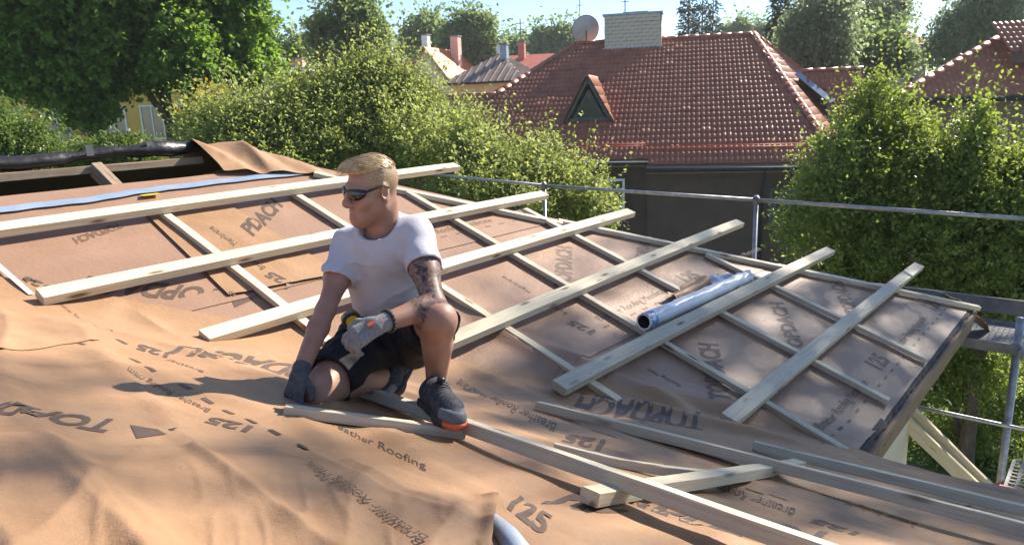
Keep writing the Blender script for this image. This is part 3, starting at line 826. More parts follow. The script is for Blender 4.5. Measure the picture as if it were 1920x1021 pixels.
for si, kd, off in ((0, -0.185, e1_), (1, -0.842, e2_), (2, -1.49, e3_)):
    h0 = 1.85 if si == 0 else 1.75 if si == 1 else 1.55
    j = 0; hh = h0
    while hh < (a_hip(kd) / U) - 0.15:
        x0, x1 = hh * U, min((hh + 0.42), a_hip(kd) / U - 0.03) * U
        b0, bt = kb(kd - 0.022), kb(kd - 0.052)
        print_text('Breather Roofing Membrane', 0, 0, 0, sheets[si], 'ink_pale', 0.0, off, ab=[(x0, b0), (x0 + 0.42 * U, b0), (x0, bt)])
        if hh + 0.62 < a_hip(kd) / U:
            print_text('125', 0, 0, 0, sheets[si], 'ink_pale', BO, off, ab=[(x0 + 0.55 * U, kb(kd - 0.02)), (x0 + 0.66 * U, kb(kd - 0.02)), (x0 + 0.55 * U, kb(kd - 0.075))])
        hh += PER
    hh = h0 - 0.1
    while hh < a_hip(kd) / U - 0.05:
        print_poly([(hh * U, kb(kd)), ((hh + 0.03) * U, kb(kd)), ((hh + 0.03) * U, kb(kd + 0.007)), (hh * U, kb(kd + 0.007))], sheets[si], 'ink_pale', off, ab=True, n=1)
        hh += 0.075
# near slope and valley, mostly upside down as seen
ON = 0.024
pn = nsh[1]
print_text('Breather Roofing Membrane', z4(1085, 438), z4(600, 212), z4(1062, 472), pn, 'ink', 0.005, ON)
print_text('125', z4(1330, 528), z4(1140, 478), z4(1300, 562), pn, 'ink', BO, ON)
print_text('TOPDACH', z3(1775, 868), z3(955, 730), z3(1745, 960), nsh[0], 'ink', BO, 0.018)
print_text('TOPDACH', (1575, 1012), (1092, 936), (1548, 1040), pn, 'ink', BO, ON)
print_text('Breather Roofing Membrane', z5(568, 850), z5(-80, 640), z5(548, 880), pn, 'ink', 0.0, ON)
print_text('125', z5(890, 962), z5(665, 888), z5(860, 990), pn, 'ink', BO, ON)
print_text('TOPDACH', z5(1480, 830), z5(900, 740), z5(1450, 870), nsh[0], 'ink', BO, 0.018)
print_text('Breather Roofing Membrane', z5(1180, 935), z5(700, 790), z5(1160, 960), nsh[0], 'ink', 0.0, 0.018)
print_text('Breather Roofing', (612, 804), (800, 890), (616, 797), pn, 'ink', 0.0, 0.030)
print_text('125', z4(838, 872), z4(1015, 1015), z4(900, 806), pn, 'ink', BO, 0.030)
pl = nsh[2]
OL = 0.030
print_text('TOPDACH', (231, 799), (-150, 764), (196, 818), pl, 'ink', BO, OL)
print_poly([zl(597, 500), zl(820, 538), zl(625, 557)], pl, 'ink', OL)
print_text('125', zl(1160, 528), zl(968, 478), zl(1125, 545), pl, 'ink', BO, OL)
print_text('Breather Roofing Mem', zl(965, 440), zl(600, 262), zl(945, 456), pl, 'ink', 0.0, OL)
print_text('125', zl(778, 190), zl(640, 148), zl(765, 212), pl, 'ink', BO, OL)
print_text('Breather', zl(935, 270), zl(770, 215), zl(925, 280), pl, 'ink', 0.0, OL)
print_text('TOPDACH', (690, 712), zl(908, 146), (672, 735), pl, 'ink', BO, OL)
for q in ((850, 345), (950, 405), (1045, 455), (1150, 503), (1255, 552), (1385, 615), (690, 272), (620, 220), (560, 135), (370, 140), (260, 110)):
    c0 = np.array(onS(zl(q[0] - 22, q[1] - 10))); c1 = np.array(onS(zl(q[0] + 22, q[1] + 12)))
    d = c1 - c0; d = np.array([-d[1], d[0]]) / np.linalg.norm(d) * 0.007
    print_poly([c0 - d, c1 - d, c1 + d, c0 + d], pl, 'ink', OL, ab=True, n=5)
for q in ((905, 915), (1060, 985), (1150, 1015), (1330, 905), (860, 905)):
    c0 = np.array(onS(z3(q[0] - 45, q[1] - 18))); c1 = np.array(onS(z3(q[0] + 35, q[1] + 14)))
    d = c1 - c0; d = np.array([-d[1], d[0]]) / np.linalg.norm(d) * 0.006
    print_poly([c0 - d, c1 - d, c1 + d, c0 + d], pn, 'ink', ON, ab=True, n=5)
for q in ((360, 770), (480, 800), (330, 650)):
    c0 = np.array(onS(z5(q[0] - 45, q[1] - 14))); c1 = np.array(onS(z5(q[0] + 45, q[1] + 14)))
    d = c1 - c0; d = np.array([-d[1], d[0]]) / np.linalg.norm(d) * 0.005
    print_poly([c0 - d, c1 - d, c1 + d, c0 + d], pn, 'ink', ON, ab=True, n=5)
# upper left sheet
print_text('TOPDACH', zc(1028, 748), (165, 522), zc(985, 812), sL, 'ink', BO, 0.024)
print_poly([zc(1045, 765), zc(1160, 785), zc(1070, 825)], sL, 'ink', 0.024)
print_text('125', zc(230, 735), zc(120, 685), zc(205, 760), sL, 'ink', BO, 0.024)
print_text('Breather Roofing Membrane', zc(-10, 560), zc(-190, 480), zc(-15, 590), sL, 'ink_pale', 0.0, 0.024)
print_text('TOPDACH', z9(690, 470), z9(420, 560), z9(720, 500), sL, 'ink_pale', BO, 0.024)
print_text('125', zc(1335, 725), zc(1235, 675), zc(1305, 745), vs, 'ink', BO, 0.033)
print_text('Breather', zc(1215, 655), zc(1110, 590), zc(1195, 670), vs, 'ink', 0.0, 0.033)
print_text('Membrane', zc(1085, 545), zc(970, 470), zc(1065, 560), vs, 'ink', 0.0, 0.033)
print_text('Breather Roofing Membrane', zc(255, 815), zc(520, 965), zc(262, 795), pl, 'ink_pale', 0.0, OL)
# valley side of the far slope
print_text('125', z3(1048, 290), z3(890, 222), z3(1005, 310), sheets[1], 'ink', BO, 0.016)
print_text('Breather', z3(860, 175), z3(760, 115), z3(840, 188), sheets[1], 'ink', 0.0, 0.016)
print_text('Membrane', z1(905, 770), z1(720, 665), z1(885, 785), sheets[1], 'ink', 0.0, 0.016)
print_text('Roofing Mem', z3(1612, 655), z3(1395, 528), z3(1590, 672), sheets[0], 'ink', 0.0, 0.012)
# the foreground fold
def drape_at(a, b):
    a = np.atleast_1d(a); b = np.atleast_1d(b); out = []
    Af, Bf, Zf = DR[0].ravel(), DR[1].ravel(), DR[2].ravel()
    for x, y in zip(a, b):
        d2 = (Af - x) ** 2 + (Bf - y) ** 2; k = np.argpartition(d2, 5)[:5]
        w = 1 / (d2[k] + 1e-6); out.append((Zf[k] * w).sum() / w.sum())
    return np.array(out)
def on_drape(p):
    """pixel to plan position on the fold"""
    r = ray(p); best = None
    Vd = AB(DR[0].ravel(), DR[1].ravel(), DR[2].ravel()); Vn = Vd / np.linalg.norm(Vd, axis=1, keepdims=True)
    k = np.argsort(-(Vn @ r))[:3]; X = Vd[k].mean(0); return (X @ Hv, X @ Kv)
dd = lambda a, b: drape_at(a, b)
print_text('Breather Roofing Mem', 0, 0, 0, drape, 'ink', 0.0, 0.007, h=dd, maxe=0.02, ab=[on_drape(q) for q in ((805, 1012), (590, 868), (785, 1021))])

# ------------------------------------------------------------------ film-wrapped membrane roll and blue tube
def roll(name, p0, p1, r, parentlabel, cat, off, blue_end=True, crumple=True, seed=0):
    q0, q1 = onF(p0, off), onF(p1, off); L = np.linalg.norm(q1 - q0); x = (q1 - q0) / L
    ro = empty(name, (q0 + q1) / 2 - NF * r, parentlabel, cat)
    g = MB(); pts = []; rad = []
    rr = np.random.default_rng(seed)
    for t in np.linspace(0, 1, 34):
        pts.append(q0 + x * L * t); k = smst(t, 0.62, 0.95) if crumple else 0
        rad.append(r * (1 + 0.02 * rr.normal() + 0.10 * k * rr.normal() - 0.18 * k))
    g.tube(pts, rad, 18, cap=False)
    V = np.array(g.v).reshape(34, 18, 3)
    for i in range(34):
        k = 0.004 + 0.010 * smst(i / 33, 0.6, 0.95)
        V[i] += NF * (k * rr.normal(size=(18, 1))) * 0.7
    V[33] = V[33] * 0.25 + V[33].mean(0) * 0.75
    g.v = list(V.reshape(-1, 3)); g.put('film_wrap', M['film'], ro, smooth=True)
    b = MB(); b.tube([q0 + x * 0.015, q0 + x * 0.09], [r * 1.03, r * 1.03], 18, cap=False).put('blue_band', M['film_band'], ro, smooth=True)
    # ring end and dark core
    e = MB(); y = nrm(np.cross(x, NF)); n = 20
    for j in range(n):
        a0, a1 = 2 * math.pi * j / n, 2 * math.pi * (j + 1) / n
        c = lambda a, rr_, d: q0 + x * d + rr_ * (math.cos(a) * y + math.sin(a) * NF)
        e.poly([c(a0, r * 1.0, -0.002), c(a1, r * 1.0, -0.002), c(a1, r * 0.82, 0.0), c(a0, r * 0.82, 0.0)])
    e.put('end_rim', M['white'], ro)
    c_ = MB(); c_.tube([q0 + x * 0.0, q0 + x * 0.14], [r * 0.84, r * 0.84], 18, cap=True)
    c_.v = c_.v; c_.f = [f[::-1] for f in c_.f[:-2]] + [c_.f[-1][::-1]]
    c_.put('hollow_core', M['core'], ro, smooth=True)
    return ro
roll('membrane_roll', (1207, 603), (1408, 516), 0.052, 'membrane roll wrapped in pale blue film, lying against the fifth plank', 'roll', 0.10, seed=4)
# loose brown scraps tucked behind the roll
for px0, px1, sd in (((1262, 560), (1322, 528), 1), ((1330, 530), (1368, 524), 2)):
    nu, nv = 16, 10; q0, q1 = onF(px0, 0.05), onF(px1, 0.05)
    uu, v2 = np.meshgrid(np.linspace(0, 1, nu + 1), np.linspace(-1, 1, nv + 1), indexing='ij')
    Vv = q0 + uu[..., None] * (q1 - q0) + (v2 * 0.06)[..., None] * CF + ((0.03 + 0.025 * vnoise(uu * 4 + sd, v2 * 2, sd) + 0.03 * (1 - v2 ** 2)))[..., None] * NF - 0.03 * NF
    i = np.arange(nu)[:, None] * (nv + 1) + np.arange(nv)[None, :]
    Fq = np.stack([i, i + 1, i + nv + 2, i + nv + 1], -1).reshape(-1, 4)
    tag(add('membrane_scrap', Vv.reshape(-1, 3), Fq, M['membrane'] if sd == 1 else M['film'], smooth=True),
        ['crumpled brown membrane scrap tucked behind the film-wrapped roll', 'crumpled pale film flap at the far end of the film-wrapped roll'][sd - 1], 'scrap')
# blue tube end under the foreground fold
q0, q1 = onN((952, 1006), 0.035), onN((915, 975), 0.025)
g = MB(); g.tube([onN((1000, 1070), 0.028), q0, q1], [0.022, 0.022, 0.020], 14, cap=True)
tag(g.put('blue_tube', M['film'], smooth=True), 'pale blue film tube poking out from under the foreground membrane fold', 'tube')

# ------------------------------------------------------------------ ground
g = MB(); g.poly([(-400, -60, GROUND), (500, -60, GROUND), (500, 700, GROUND), (-400, 700, GROUND)])
tag(g.put('ground', M['grass_g']), kind='structure')

# ------------------------------------------------------------------ scaffold beyond the eaves
scaf = empty('scaffold', AB(A_O + 0.6, -2.0, GROUND), 'galvanised steel scaffold with guard rail and perforated decks round the eaves', 'scaffold')
A_S = A_O + 0.48
rp = [on_plane(p, Hv, A_S) for p in ((760, 322), (1020, 348), (1418, 375), (1960, 413))]
zrail = float(np.mean([q[2] for q in rp[1:]]))
def S(b, z, a=A_S): return AB(a, b, z)
bs = [q @ Kv for q in rp]
for i in range(3):
    MB().tube([S(bs[i], rp[i][2]), S(bs[i + 1], rp[i + 1][2])], 0.021, 10).put('guard_rail', M['galv'], scaf, smooth=True)
for i in (1, 2):
    q = rp[i]
    MB().tube([S(bs[i], GROUND), S(bs[i], q[2] + 0.05)], 0.024, 10).put('standard', M['galv'], scaf, smooth=True)
    MB().tube([S(bs[i], q[2] - 0.04), S(bs[i], q[2] + 0.035)], 0.036, 10).put('coupler', M['galv_dull'], scaf, smooth=True)
# deck at the outer corner
ZD = -2.2
dk = [at_z(p, ZD) for p in ((1848, 628), (1925, 648))]
pa, pb = to_ab(at_z((1838, 618), ZD)), to_ab(at_z((1905, 642), ZD))
a_in, b_end = A_O + 0.10, pb[1]
def perforated(name, a0, a1, b0, b1, z, parent, na=7, nb=30):
    """steel deck with real holes: a lattice of strips"""
    g = MB()
    for i in range(na + 1):
        a = a0 + (a1 - a0) * i / na
        g.box(AB(a, (b0 + b1) / 2, z), Hv * 0.014, Kv * (b1 - b0) / 2, ZU * 0.004)
    for i in range(nb + 1):
        b = b0 + (b1 - b0) * i / nb
        g.box(AB((a0 + a1) / 2, b, z - 0.0005), Hv * (a1 - a0) / 2, Kv * 0.014, ZU * 0.003)
    return g.put(name, M['galv_dull'], parent)
perforated('deck', a_in, a_in + 0.32, -2.6, b_end + 0.02, ZD, scaf, 6, 48)
perforated('deck', a_in + 0.34, a_in + 0.66, -2.6, b_end + 0.02, ZD, scaf, 6, 48)
for a in (a_in - 0.02, a_in + 0.70):
    MB().box(AB(a, (b_end - 2.6) / 2 + 0.02, ZD - 0.03), Hv * 0.012, Kv * (b_end + 2.66) / 2, ZU * 0.045).put('deck_edge', M['galv_dull'], scaf)
MB().box(AB(a_in + 0.34, b_end + 0.06, ZD - 0.05), Hv * 0.45, Kv * 0.02, ZU * 0.03).put('transom', M['galv_dull'], scaf)
MB().box(AB(a_in + 0.80, b_end / 2 - 0.8, ZD + 0.13), Hv * 0.012, Kv * (b_end / 2 + 3), ZU * 0.075).put('toe_board', M['galv_dull'], scaf)
PA, PB = to_ab(at_z((1908, 645), ZD))
MB().tube([AB(PA, PB, GROUND), AB(PA, PB, ZD + 0.24)], 0.032, 12).put('standard', M['galv'], scaf, smooth=True)
ZL1 = float(on_plane((1893, 795), Hv, PA)[2]); ZL2 = float(on_plane((1880, 905), Hv, PA)[2])
MB().tube([AB(PA - 0.05, PB - 2.6, ZL1), AB(PA - 0.05, PB + 1.2, ZL1)], 0.020, 10).put('ledger', M['galv'], scaf, smooth=True)
q = on_plane((1700, 762), Hv, PA - 0.08)
MB().tube([AB(PA - 0.08, PB - 0.05, ZL2), q + (q - AB(PA - 0.08, PB - 0.05, ZL2)) * 0.3], 0.018, 10).put('brace', M['galv'], scaf, smooth=True)
perforated('deck', PA - 0.1, PA + 0.5, PB + 0.05, PB + 1.6, ZL2 + 0.03, scaf, 8, 20)
MB().box(AB(PA - 0.13, PB + 0.85, ZL2 - 0.06), Hv * 0.015, Kv * 0.9, ZU * 0.10).put('deck_edge', M['red_metal'], scaf)
# pair of new timbers leaning from the lower deck to under the eaves
for dx, sd in ((0, 1), (26, 2)):
    p, q = on_plane((1700 + dx, 792 - dx * 0.1), Hv, PA - 0.35 + 0.1 * (sd - 1)), on_plane((1840 + dx * 0.8, 925), Hv, PA - 0.35 + 0.1 * (sd - 1))
    d = q - p
    o = grain_box('timber', p - d * 0.5, q + d * 0.25, 0.045, 0.12, Kv, M['pine'], seed=50 + sd)
    tag(o, ['new yellow timber leaning beside the scaffold below the eaves, nearer the house', 'new yellow timber leaning beside the scaffold below the eaves, nearer the steel brace'][sd - 1], 'timber', 'new timbers leaning under the eaves')
# flap of membrane hanging over the outer eaves corner
ac, bc = A_O - 0.05, B_E
nu, nv = 16, 12
uu, v2 = np.meshgrid(np.linspace(0, 1, nu + 1), np.linspace(0, 1, nv + 1), indexing='ij')
Aq = ac + uu * 0.46 + 0.05 * v2; Bq = bc - 0.26 + v2 * 0.34 + 0.05 * uu
Zq = zF(np.minimum(Bq, bc)) + 0.03 - 0.26 * uu ** 1.4 - 0.10 * v2 ** 2 + 0.04 * np.exp(-((v2 - 0.5) / 0.15) ** 2) * (1 - uu * 0.5) + 0.02 * vnoise(uu * 5, v2 * 5, 77)
i = np.arange(nu)[:, None] * (nv + 1) + np.arange(nv)[None, :]
Fq = np.stack([i, i + nv + 1, i + nv + 2, i + 1], -1).reshape(-1, 4)
tag(add('membrane_flap', AB(Aq.ravel(), Bq.ravel(), Zq.ravel()), Fq, M['membrane'], smooth=True), 'loose brown membrane flap hanging over the outer eaves corner by the steel deck', 'membrane')

# ------------------------------------------------------------------ tiled roofs
def tile_shape(w, l, waves=2, amp=0.036, lift=0.012):
    nx = 5 * waves; xs = np.linspace(0, 1, nx + 1)
    z = amp * (0.5 + 0.5 * np.sin(2 * np.pi * (xs * waves) - 0.6)); z = z + 0.30 * amp * np.sin(4 * np.pi * xs * waves + 0.4)
    V = []
    for y, dz in ((-l * 0.18, 0.0), (l, lift), (l, lift - 0.012)):
        for x, zz in zip(xs, z): V.append(((x - 0.5) * w * 1.02, y, zz + dz))
    n = nx + 1
    F = [(i + 1, i, i + n, i + n + 1) for i in range(nx)] + [(n + i + 1, n + i, 2 * n + i, 2 * n + i + 1) for i in range(nx)]
    return np.array(V), F

def tiled(root, o, e, d, n, poly, w, l, m, most=300, seed=0, waves=2):
    """tiles in a plane: o origin, e across, d down the slope, n normal; poly in (across, down)"""
    o, e, d, n = (np.asarray(q, float) for q in (o, e, d, n))
    P = np.array(poly); r = np.random.default_rng(seed)
    TV, TF = tile_shape(w, l, waves)
    us, vs = np.arange(P[:, 0].min() - w, P[:, 0].max() + w, w), np.arange(P[:, 1].min(), P[:, 1].max(), l)
    uu, v2 = np.meshgrid(us, vs); uu, v2 = uu.ravel(), v2.ravel()
    ok = in_poly(uu, v2 + l * 0.5, poly); uu, v2 = uu[ok], v2[ok]
    C = o + uu[:, None] * e + v2[:, None] * d + n * 0.03
    dist = np.linalg.norm(C, axis=1)
    order = np.argsort(dist); near, rest = order[:most], order[most:]
    B3 = np.stack([e, d, n], 1)
    me = mesh_np('tile', TV, TF); me.materials.append(m)
    me.polygons.foreach_set('use_smooth', np.ones(len(me.polygons), bool))
    o0 = wloc(root)
    for k in near:
        ob = bpy.data.objects.new('tile', me); COL.objects.link(ob); ob.parent = root
        c = C[k] - o0; j = r.normal(0, 0.006, 3); an = r.normal(0, 0.008)
        E2 = e * math.cos(an) + d * math.sin(an); D2 = d * math.cos(an) - e * math.sin(an)
        N2 = np.cross(E2, D2) if np.cross(E2, D2) @ n > 0 else -np.cross(E2, D2)
        c = c + n * abs(j[2])
        ob.matrix_basis = Matrix([[E2[0], D2[0], N2[0], c[0]], [E2[1], D2[1], N2[1], c[1]], [E2[2], D2[2], N2[2], c[2]], [0, 0, 0, 1]])
    if len(rest):
        nv_ = len(TV); Vr = (C[rest] + n * np.abs(r.normal(0, 0.006, (len(rest), 1))))[:, None, :] + (TV @ B3.T)[None]
        Fr = np.array(TF)[None] + (np.arange(len(rest)) * nv_)[:, None, None]
        ob = add('tile_field', Vr.reshape(-1, 3), Fr.reshape(-1, 4), m, root, smooth=True); ob['kind'] = 'stuff'

def cap_row(root, p, q, n, m, step=0.38, r=0.11):
    """half-round caps along a ridge or hip, each overlapping the next"""
    p, q, n = (np.asarray(t, float) for t in (p, q, n)); L = np.linalg.norm(q - p); x = (q - p) / L
    y = nrm(np.cross(n, x)); n2 = np.cross(x, y); k = max(1, int(L / step)); s = L / k
    V = []; 
    for t, rr in ((-0.06 * s, r * 0.86), (s, r * 1.08)):
        for j in range(7):
            a = math.pi * j / 6; V.append((t, rr * math.cos(a), rr * math.sin(a)))
    F = [(j, j + 1, 8 + j, 7 + j) for j in range(6)] + [tuple(range(7, 14)), tuple(range(6, -1, -1))]
    me = mesh_np('ridge_tile', np.array(V), F); me.materials.append(m)
    me.polygons.foreach_set('use_smooth', np.ones(len(me.polygons), bool))
    o0 = wloc(root)
    for i in range(k):
        ob = bpy.data.objects.new('ridge_tile', me); COL.objects.link(ob); ob.parent = root
        c = p + x * s * i - o0
        ob.matrix_basis = Matrix([[x[0], y[0], n2[0], c[0]], [x[1], y[1], n2[1], c[1]], [x[2], y[2], n2[2], c[2]], [0, 0, 0, 1]])

# neighbour's house
an = math.radians(13.5); pit = math.radians(28.0)
E1 = np.array([math.cos(an), -math.sin(an), 0]); N1 = np.array([E1[1], -E1[0], 0])
if N1[1] > 0: N1 = -N1
ZR, ZE = 2.2, -2.22
R0 = at_z((1240, 76), ZR)
def ridge_u(px):   # along-ridge coordinate of a pixel on the ridge
    r = ray(px); A_ = np.array([[r[0], -E1[0]], [r[1], -E1[1]]]); t = np.linalg.solve(A_, R0[:2]); return t[1]
D1 = nrm(N1 * math.cos(pit) - ZU * math.sin(pit)); NR = nrm(N1 * math.sin(pit) + ZU * math.cos(pit))
SL = (ZR - ZE) / math.sin(pit)
def on_roof(px):
    X = on_plane(px, NR, R0 @ NR); return float((X - R0) @ E1), float((X - R0) @ D1)
uL, uR = ridge_u((1078, 84)), ridge_u((1412, 67))
WH = SL * math.cos(pit)
hr = on_roof((1545, 262))                       # on the right hip
slopeh = (hr[0] - uR) / hr[1]
uER = uR + slopeh * SL
hl = on_roof((930, 180)); lo_u = hl[0] - 9.0
nb = empty('neighbour_house', R0 + N1 * 2 + np.array([0, 0, GROUND - ZR]), 'dark rendered house with a big red-brown tiled hip roof and brick chimney', 'house')
step_u = on_roof((1212, 318))[0]
poly = [(uL, 0), (uR, 0), (uER, SL), (step_u, SL), (step_u, SL - 0.42), (lo_u, SL - 0.42), (lo_u, hl[1] - 0.1), (hl[0], hl[1])]
tiled(nb, R0, E1, D1, NR, poly, 0.33, 0.357, M['tile'], 300, 1)
RP = lambda u, v, h=0.0: R0 + E1 * u + D1 * v + NR * h
MB().prism([RP(*p, 0.0) for p in poly], -NR * 0.08).put('roof_deck', M['wall_brown'], nb)
# side and back slopes
uB = np.array([0, 0, 1.0])
back_e = lambda u: R0 + E1 * u - N1 * WH + ZU * (ZE - ZR)
cornerR = RP(uER, SL); cornerRB = back_e(uER + 5.0)
RL = R0 + E1 * uR
sd_n = nrm(np.cross(cornerR - RL, cornerRB - RL)); sd_n *= np.sign(sd_n[2])
sd_e = nrm(cornerRB - cornerR); sd_d = nrm(np.cross(sd_e, sd_n)); sd_d *= -np.sign(sd_d[2])
spoly = [(0.0, 0.0)] + [((q - RL) @ sd_e, (q - RL) @ sd_d) for q in (cornerR, cornerRB)]
tiled(nb, RL, sd_e, sd_d, sd_n, spoly, 0.33, 0.357, M['tile'], 60, 2)
MB().prism([RL, cornerR, cornerRB], -sd_n * 0.06).put('roof_deck', M['wall_brown'], nb)
MB().prism([R0 + E1 * uL, R0 + E1 * uR, back_e(uER + 5.0), back_e(lo_u)], -ZU * 0.08).put('back_slope', M['tile'], nb)
cap_row(nb, RP(uER, SL, 0.04), RL + ZU * 0.05, NR + sd_n, M['tile_cap'], 0.40, 0.13)
cap_row(nb, cornerRB + ZU * 0.05, RL + ZU * 0.05, sd_n, M['tile_cap'], 0.40, 0.13)
cap_row(nb, R0 + E1 * uL + ZU * 0.04, RL + ZU * 0.04, ZU, M['tile_cap'], 0.40, 0.12)
cap_row(nb, RP(hl[0], hl[1], 0.05), RP(uL, 0, 0.05), NR - E1 * 0.4, M['tile_cap'], 0.40, 0.11)
cap_row(nb, RP(lo_u, hl[1] - 0.1, 0.05), RP(hl[0], hl[1], 0.05), NR, M['tile_cap'], 0.40, 0.11)
# eaves: gutter, soffit, walls
def eave_seg(u0, u1, v):
    p, q = RP(u0, v + 0.05, 0.0), RP(u1, v + 0.05, 0.0)
    MB().tube([p + N1 * 0.05 - ZU * 0.03, q + N1 * 0.05 - ZU * 0.03], 0.07, 8).put('gutter', M['gutter'], nb, smooth=True)
    MB().prism([p - ZU * 0.10, q - ZU * 0.10, q - N1 * 0.7 - ZU * 0.10, p - N1 * 0.7 - ZU * 0.10], (0, 0, -0.05)).put('soffit', M['wall_brown'], nb)
    w0 = p - N1 * 0.65; w1 = q - N1 * 0.65
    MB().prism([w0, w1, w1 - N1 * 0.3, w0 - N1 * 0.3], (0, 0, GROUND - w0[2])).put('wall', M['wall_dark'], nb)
eave_seg(step_u, uER, SL); eave_seg(lo_u, step_u + 0.25, SL - 0.42)
w0 = RP(uER, SL) - E1 * 0.7 - N1 * 0.7; w1 = cornerRB - E1 * 0.7
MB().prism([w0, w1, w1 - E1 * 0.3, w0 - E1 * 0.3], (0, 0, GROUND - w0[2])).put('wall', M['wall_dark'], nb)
def window(parent, c, ex, w, h, nout, frame='white', rows=1, cols=2):
    """frame, glass and bars standing in front of a wall; c centre"""
    c = np.asarray(c, float); g = MB(); t = 0.07
    for s in (-1, 1):
        g.box(c + ex * s * (w / 2 - t / 2) + nout * 0.03, ex * t / 2, nout * 0.04, ZU * h / 2)
        g.box(c + ZU * s * (h / 2 - t / 2) + nout * 0.03, ex * (w / 2 - t), nout * 0.038, ZU * t / 2)
    for k in range(1, cols): g.box(c + ex * (-w / 2 + w * k / cols) + nout * 0.03, ex * 0.025, nout * 0.036, ZU * (h / 2 - t))
    f = g.put('window', M[frame], parent)
    for k in range(cols):
        ww = (w - 2 * t) / cols
        MB().box(c + ex * (-w / 2 + t + ww * (k + 0.5)) + nout * 0.012, ex * ww / 2, nout * 0.006, ZU * (h / 2 - t)).put('pane', M['glass'], f)
    return f
pw = on_plane((1140, 372), N1, (RP(step_u, SL) - N1 * 0.60) @ N1)
window(nb, pw, E1, 1.1, 1.3, N1)
pw = on_plane((1480, 392), N1, (RP(step_u, SL) - N1 * 0.60) @ N1)
window(nb, pw, E1, 1.2, 1.3, N1, 'green_wood')
# downpipe
p = RP(on_roof((1436, 328))[0], SL) + N1 * 0.0 - ZU * 0.1
MB().tube([p, p - ZU * 0.25, p - N1 * 0.5 - ZU * 0.7, p - N1 * 0.5 + ZU * (GROUND - p[2])], 0.055, 8).put('downpipe', M['gutter'], nb, smooth=True)
# snow guards
def guard(u0, u1, v):
    for h in (0.10, 0.18):
        MB().tube([RP(u0, v, h + 0.03), RP(u1, v, h + 0.03)], 0.016, 6).put('snow_guard', M['red_metal'], nb, smooth=True)
    k = int((u1 - u0) / 0.9)
    for j in range(k + 1):
        u = u0 + (u1 - u0) * j / k
        MB().box(RP(u, v, 0.11), E1 * 0.012, D1 * 0.03, NR * 0.11).put('guard_bracket', M['red_metal'], nb)
guard(on_roof((1060, 285))[0], step_u - 0.1, SL - 1.15); guard(step_u + 0.1, on_roof((1510, 298))[0], SL - 0.95)
# chimney of single bricks
chim = empty('chimney_stack', R0 + N1 * 0.3, None)
chim.parent = nb; chim.location = tuple(R0 + N1 * 0.45 - wloc(nb))
cl, cr = ridge_u((1136, 80)), ridge_u((1240, 80))
CB, CT = ZR - 0.55, ZR + 1.02
dep = 0.95
cc = R0 + E1 * (cl + cr) / 2 + N1 * 0.1; wdt = (cr - cl) / 2
def CH(x, y, z): return np.array([*(cc + E1 * x + N1 * y)[:2], z])
MB().box(CH(0, 0, (CB + CT) / 2), E1 * (wdt - 0.012), N1 * (dep / 2 - 0.012), ZU * (CT - CB) / 2).put('mortar_core', M['mortar'], chim)
rows = 11; rh = (CT - CB) / rows
bl = 0.30
def brick_mesh(l, d, h):
    g = MB(); g.box((0, 0, 0), E1 * (l / 2 - 0.006), N1 * d / 2, ZU * (h / 2 - 0.006)); me = mesh_np('brick', np.array(g.v), g.f); me.materials.append(M['brick']); return me
bm_f = {q: brick_mesh(q, 0.02, rh) for q in (bl, bl / 2)}
bm_s = {}
for q in (bl, bl / 2):
    g = MB(); g.box((0, 0, 0), E1 * 0.01, N1 * (q / 2 - 0.006), ZU * (rh / 2 - 0.006)); me = mesh_np('brick', np.array(g.v), g.f); me.materials.append(M['brick']); bm_s[q] = me
oc = wloc(chim); rr = np.random.default_rng(2)
for i in range(rows):
    z = CB + (i + 0.5) * rh
    grow = 0.03 if i >= rows - 2 else 0.0
    for (tot, me_d, fn) in ((2 * wdt, bm_f, lambda s: CH(s - wdt, dep / 2 + grow, z)), (dep, bm_s, lambda s: CH(wdt + grow, dep / 2 - s, z))):
        s = 0.0; first = (i % 2 == 1)
        while s < tot - 0.05:
            l = bl / 2 if (first or tot - s < bl * 0.9) else bl; first = False
            ob = bpy.data.objects.new('brick', me_d[l]); COL.objects.link(ob); ob.parent = chim
            ob.location = tuple(fn(s + l / 2) - oc + rr.normal(0, 0.003, 3)); s += l
MB().box(CH(0, 0, CT + 0.035), E1 * (wdt + 0.07), N1 * (dep / 2 + 0.07), ZU * 0.035).put('cap_slab', M['flash'], chim)
MB().box(CH(0.1, 0, CT + 0.10), E1 * 0.5, N1 * 0.3, ZU * 0.03).put('cowl', M['flash'], chim)
g = MB(); g.prism([CH(-wdt - 0.18, dep / 2 + 0.02, ZR - 0.55), CH(wdt + 0.18, dep / 2 + 0.02, ZR - 0.55), CH(wdt + 0.10, dep / 2 + 0.02, ZR - 0.24), CH(-wdt - 0.10, dep / 2 + 0.02, ZR - 0.24)], N1 * 0.05)
g.prism([CH(wdt + 0.015, dep / 2 + 0.05, ZR - 0.6), CH(wdt + 0.22, dep / 2 + 0.05, ZR - 0.55), CH(wdt + 0.22, -0.2, ZR + 0.10), CH(wdt + 0.015, -0.2, ZR + 0.15)], NR * 0.05)
g.put('flashing', M['flash'], chim)
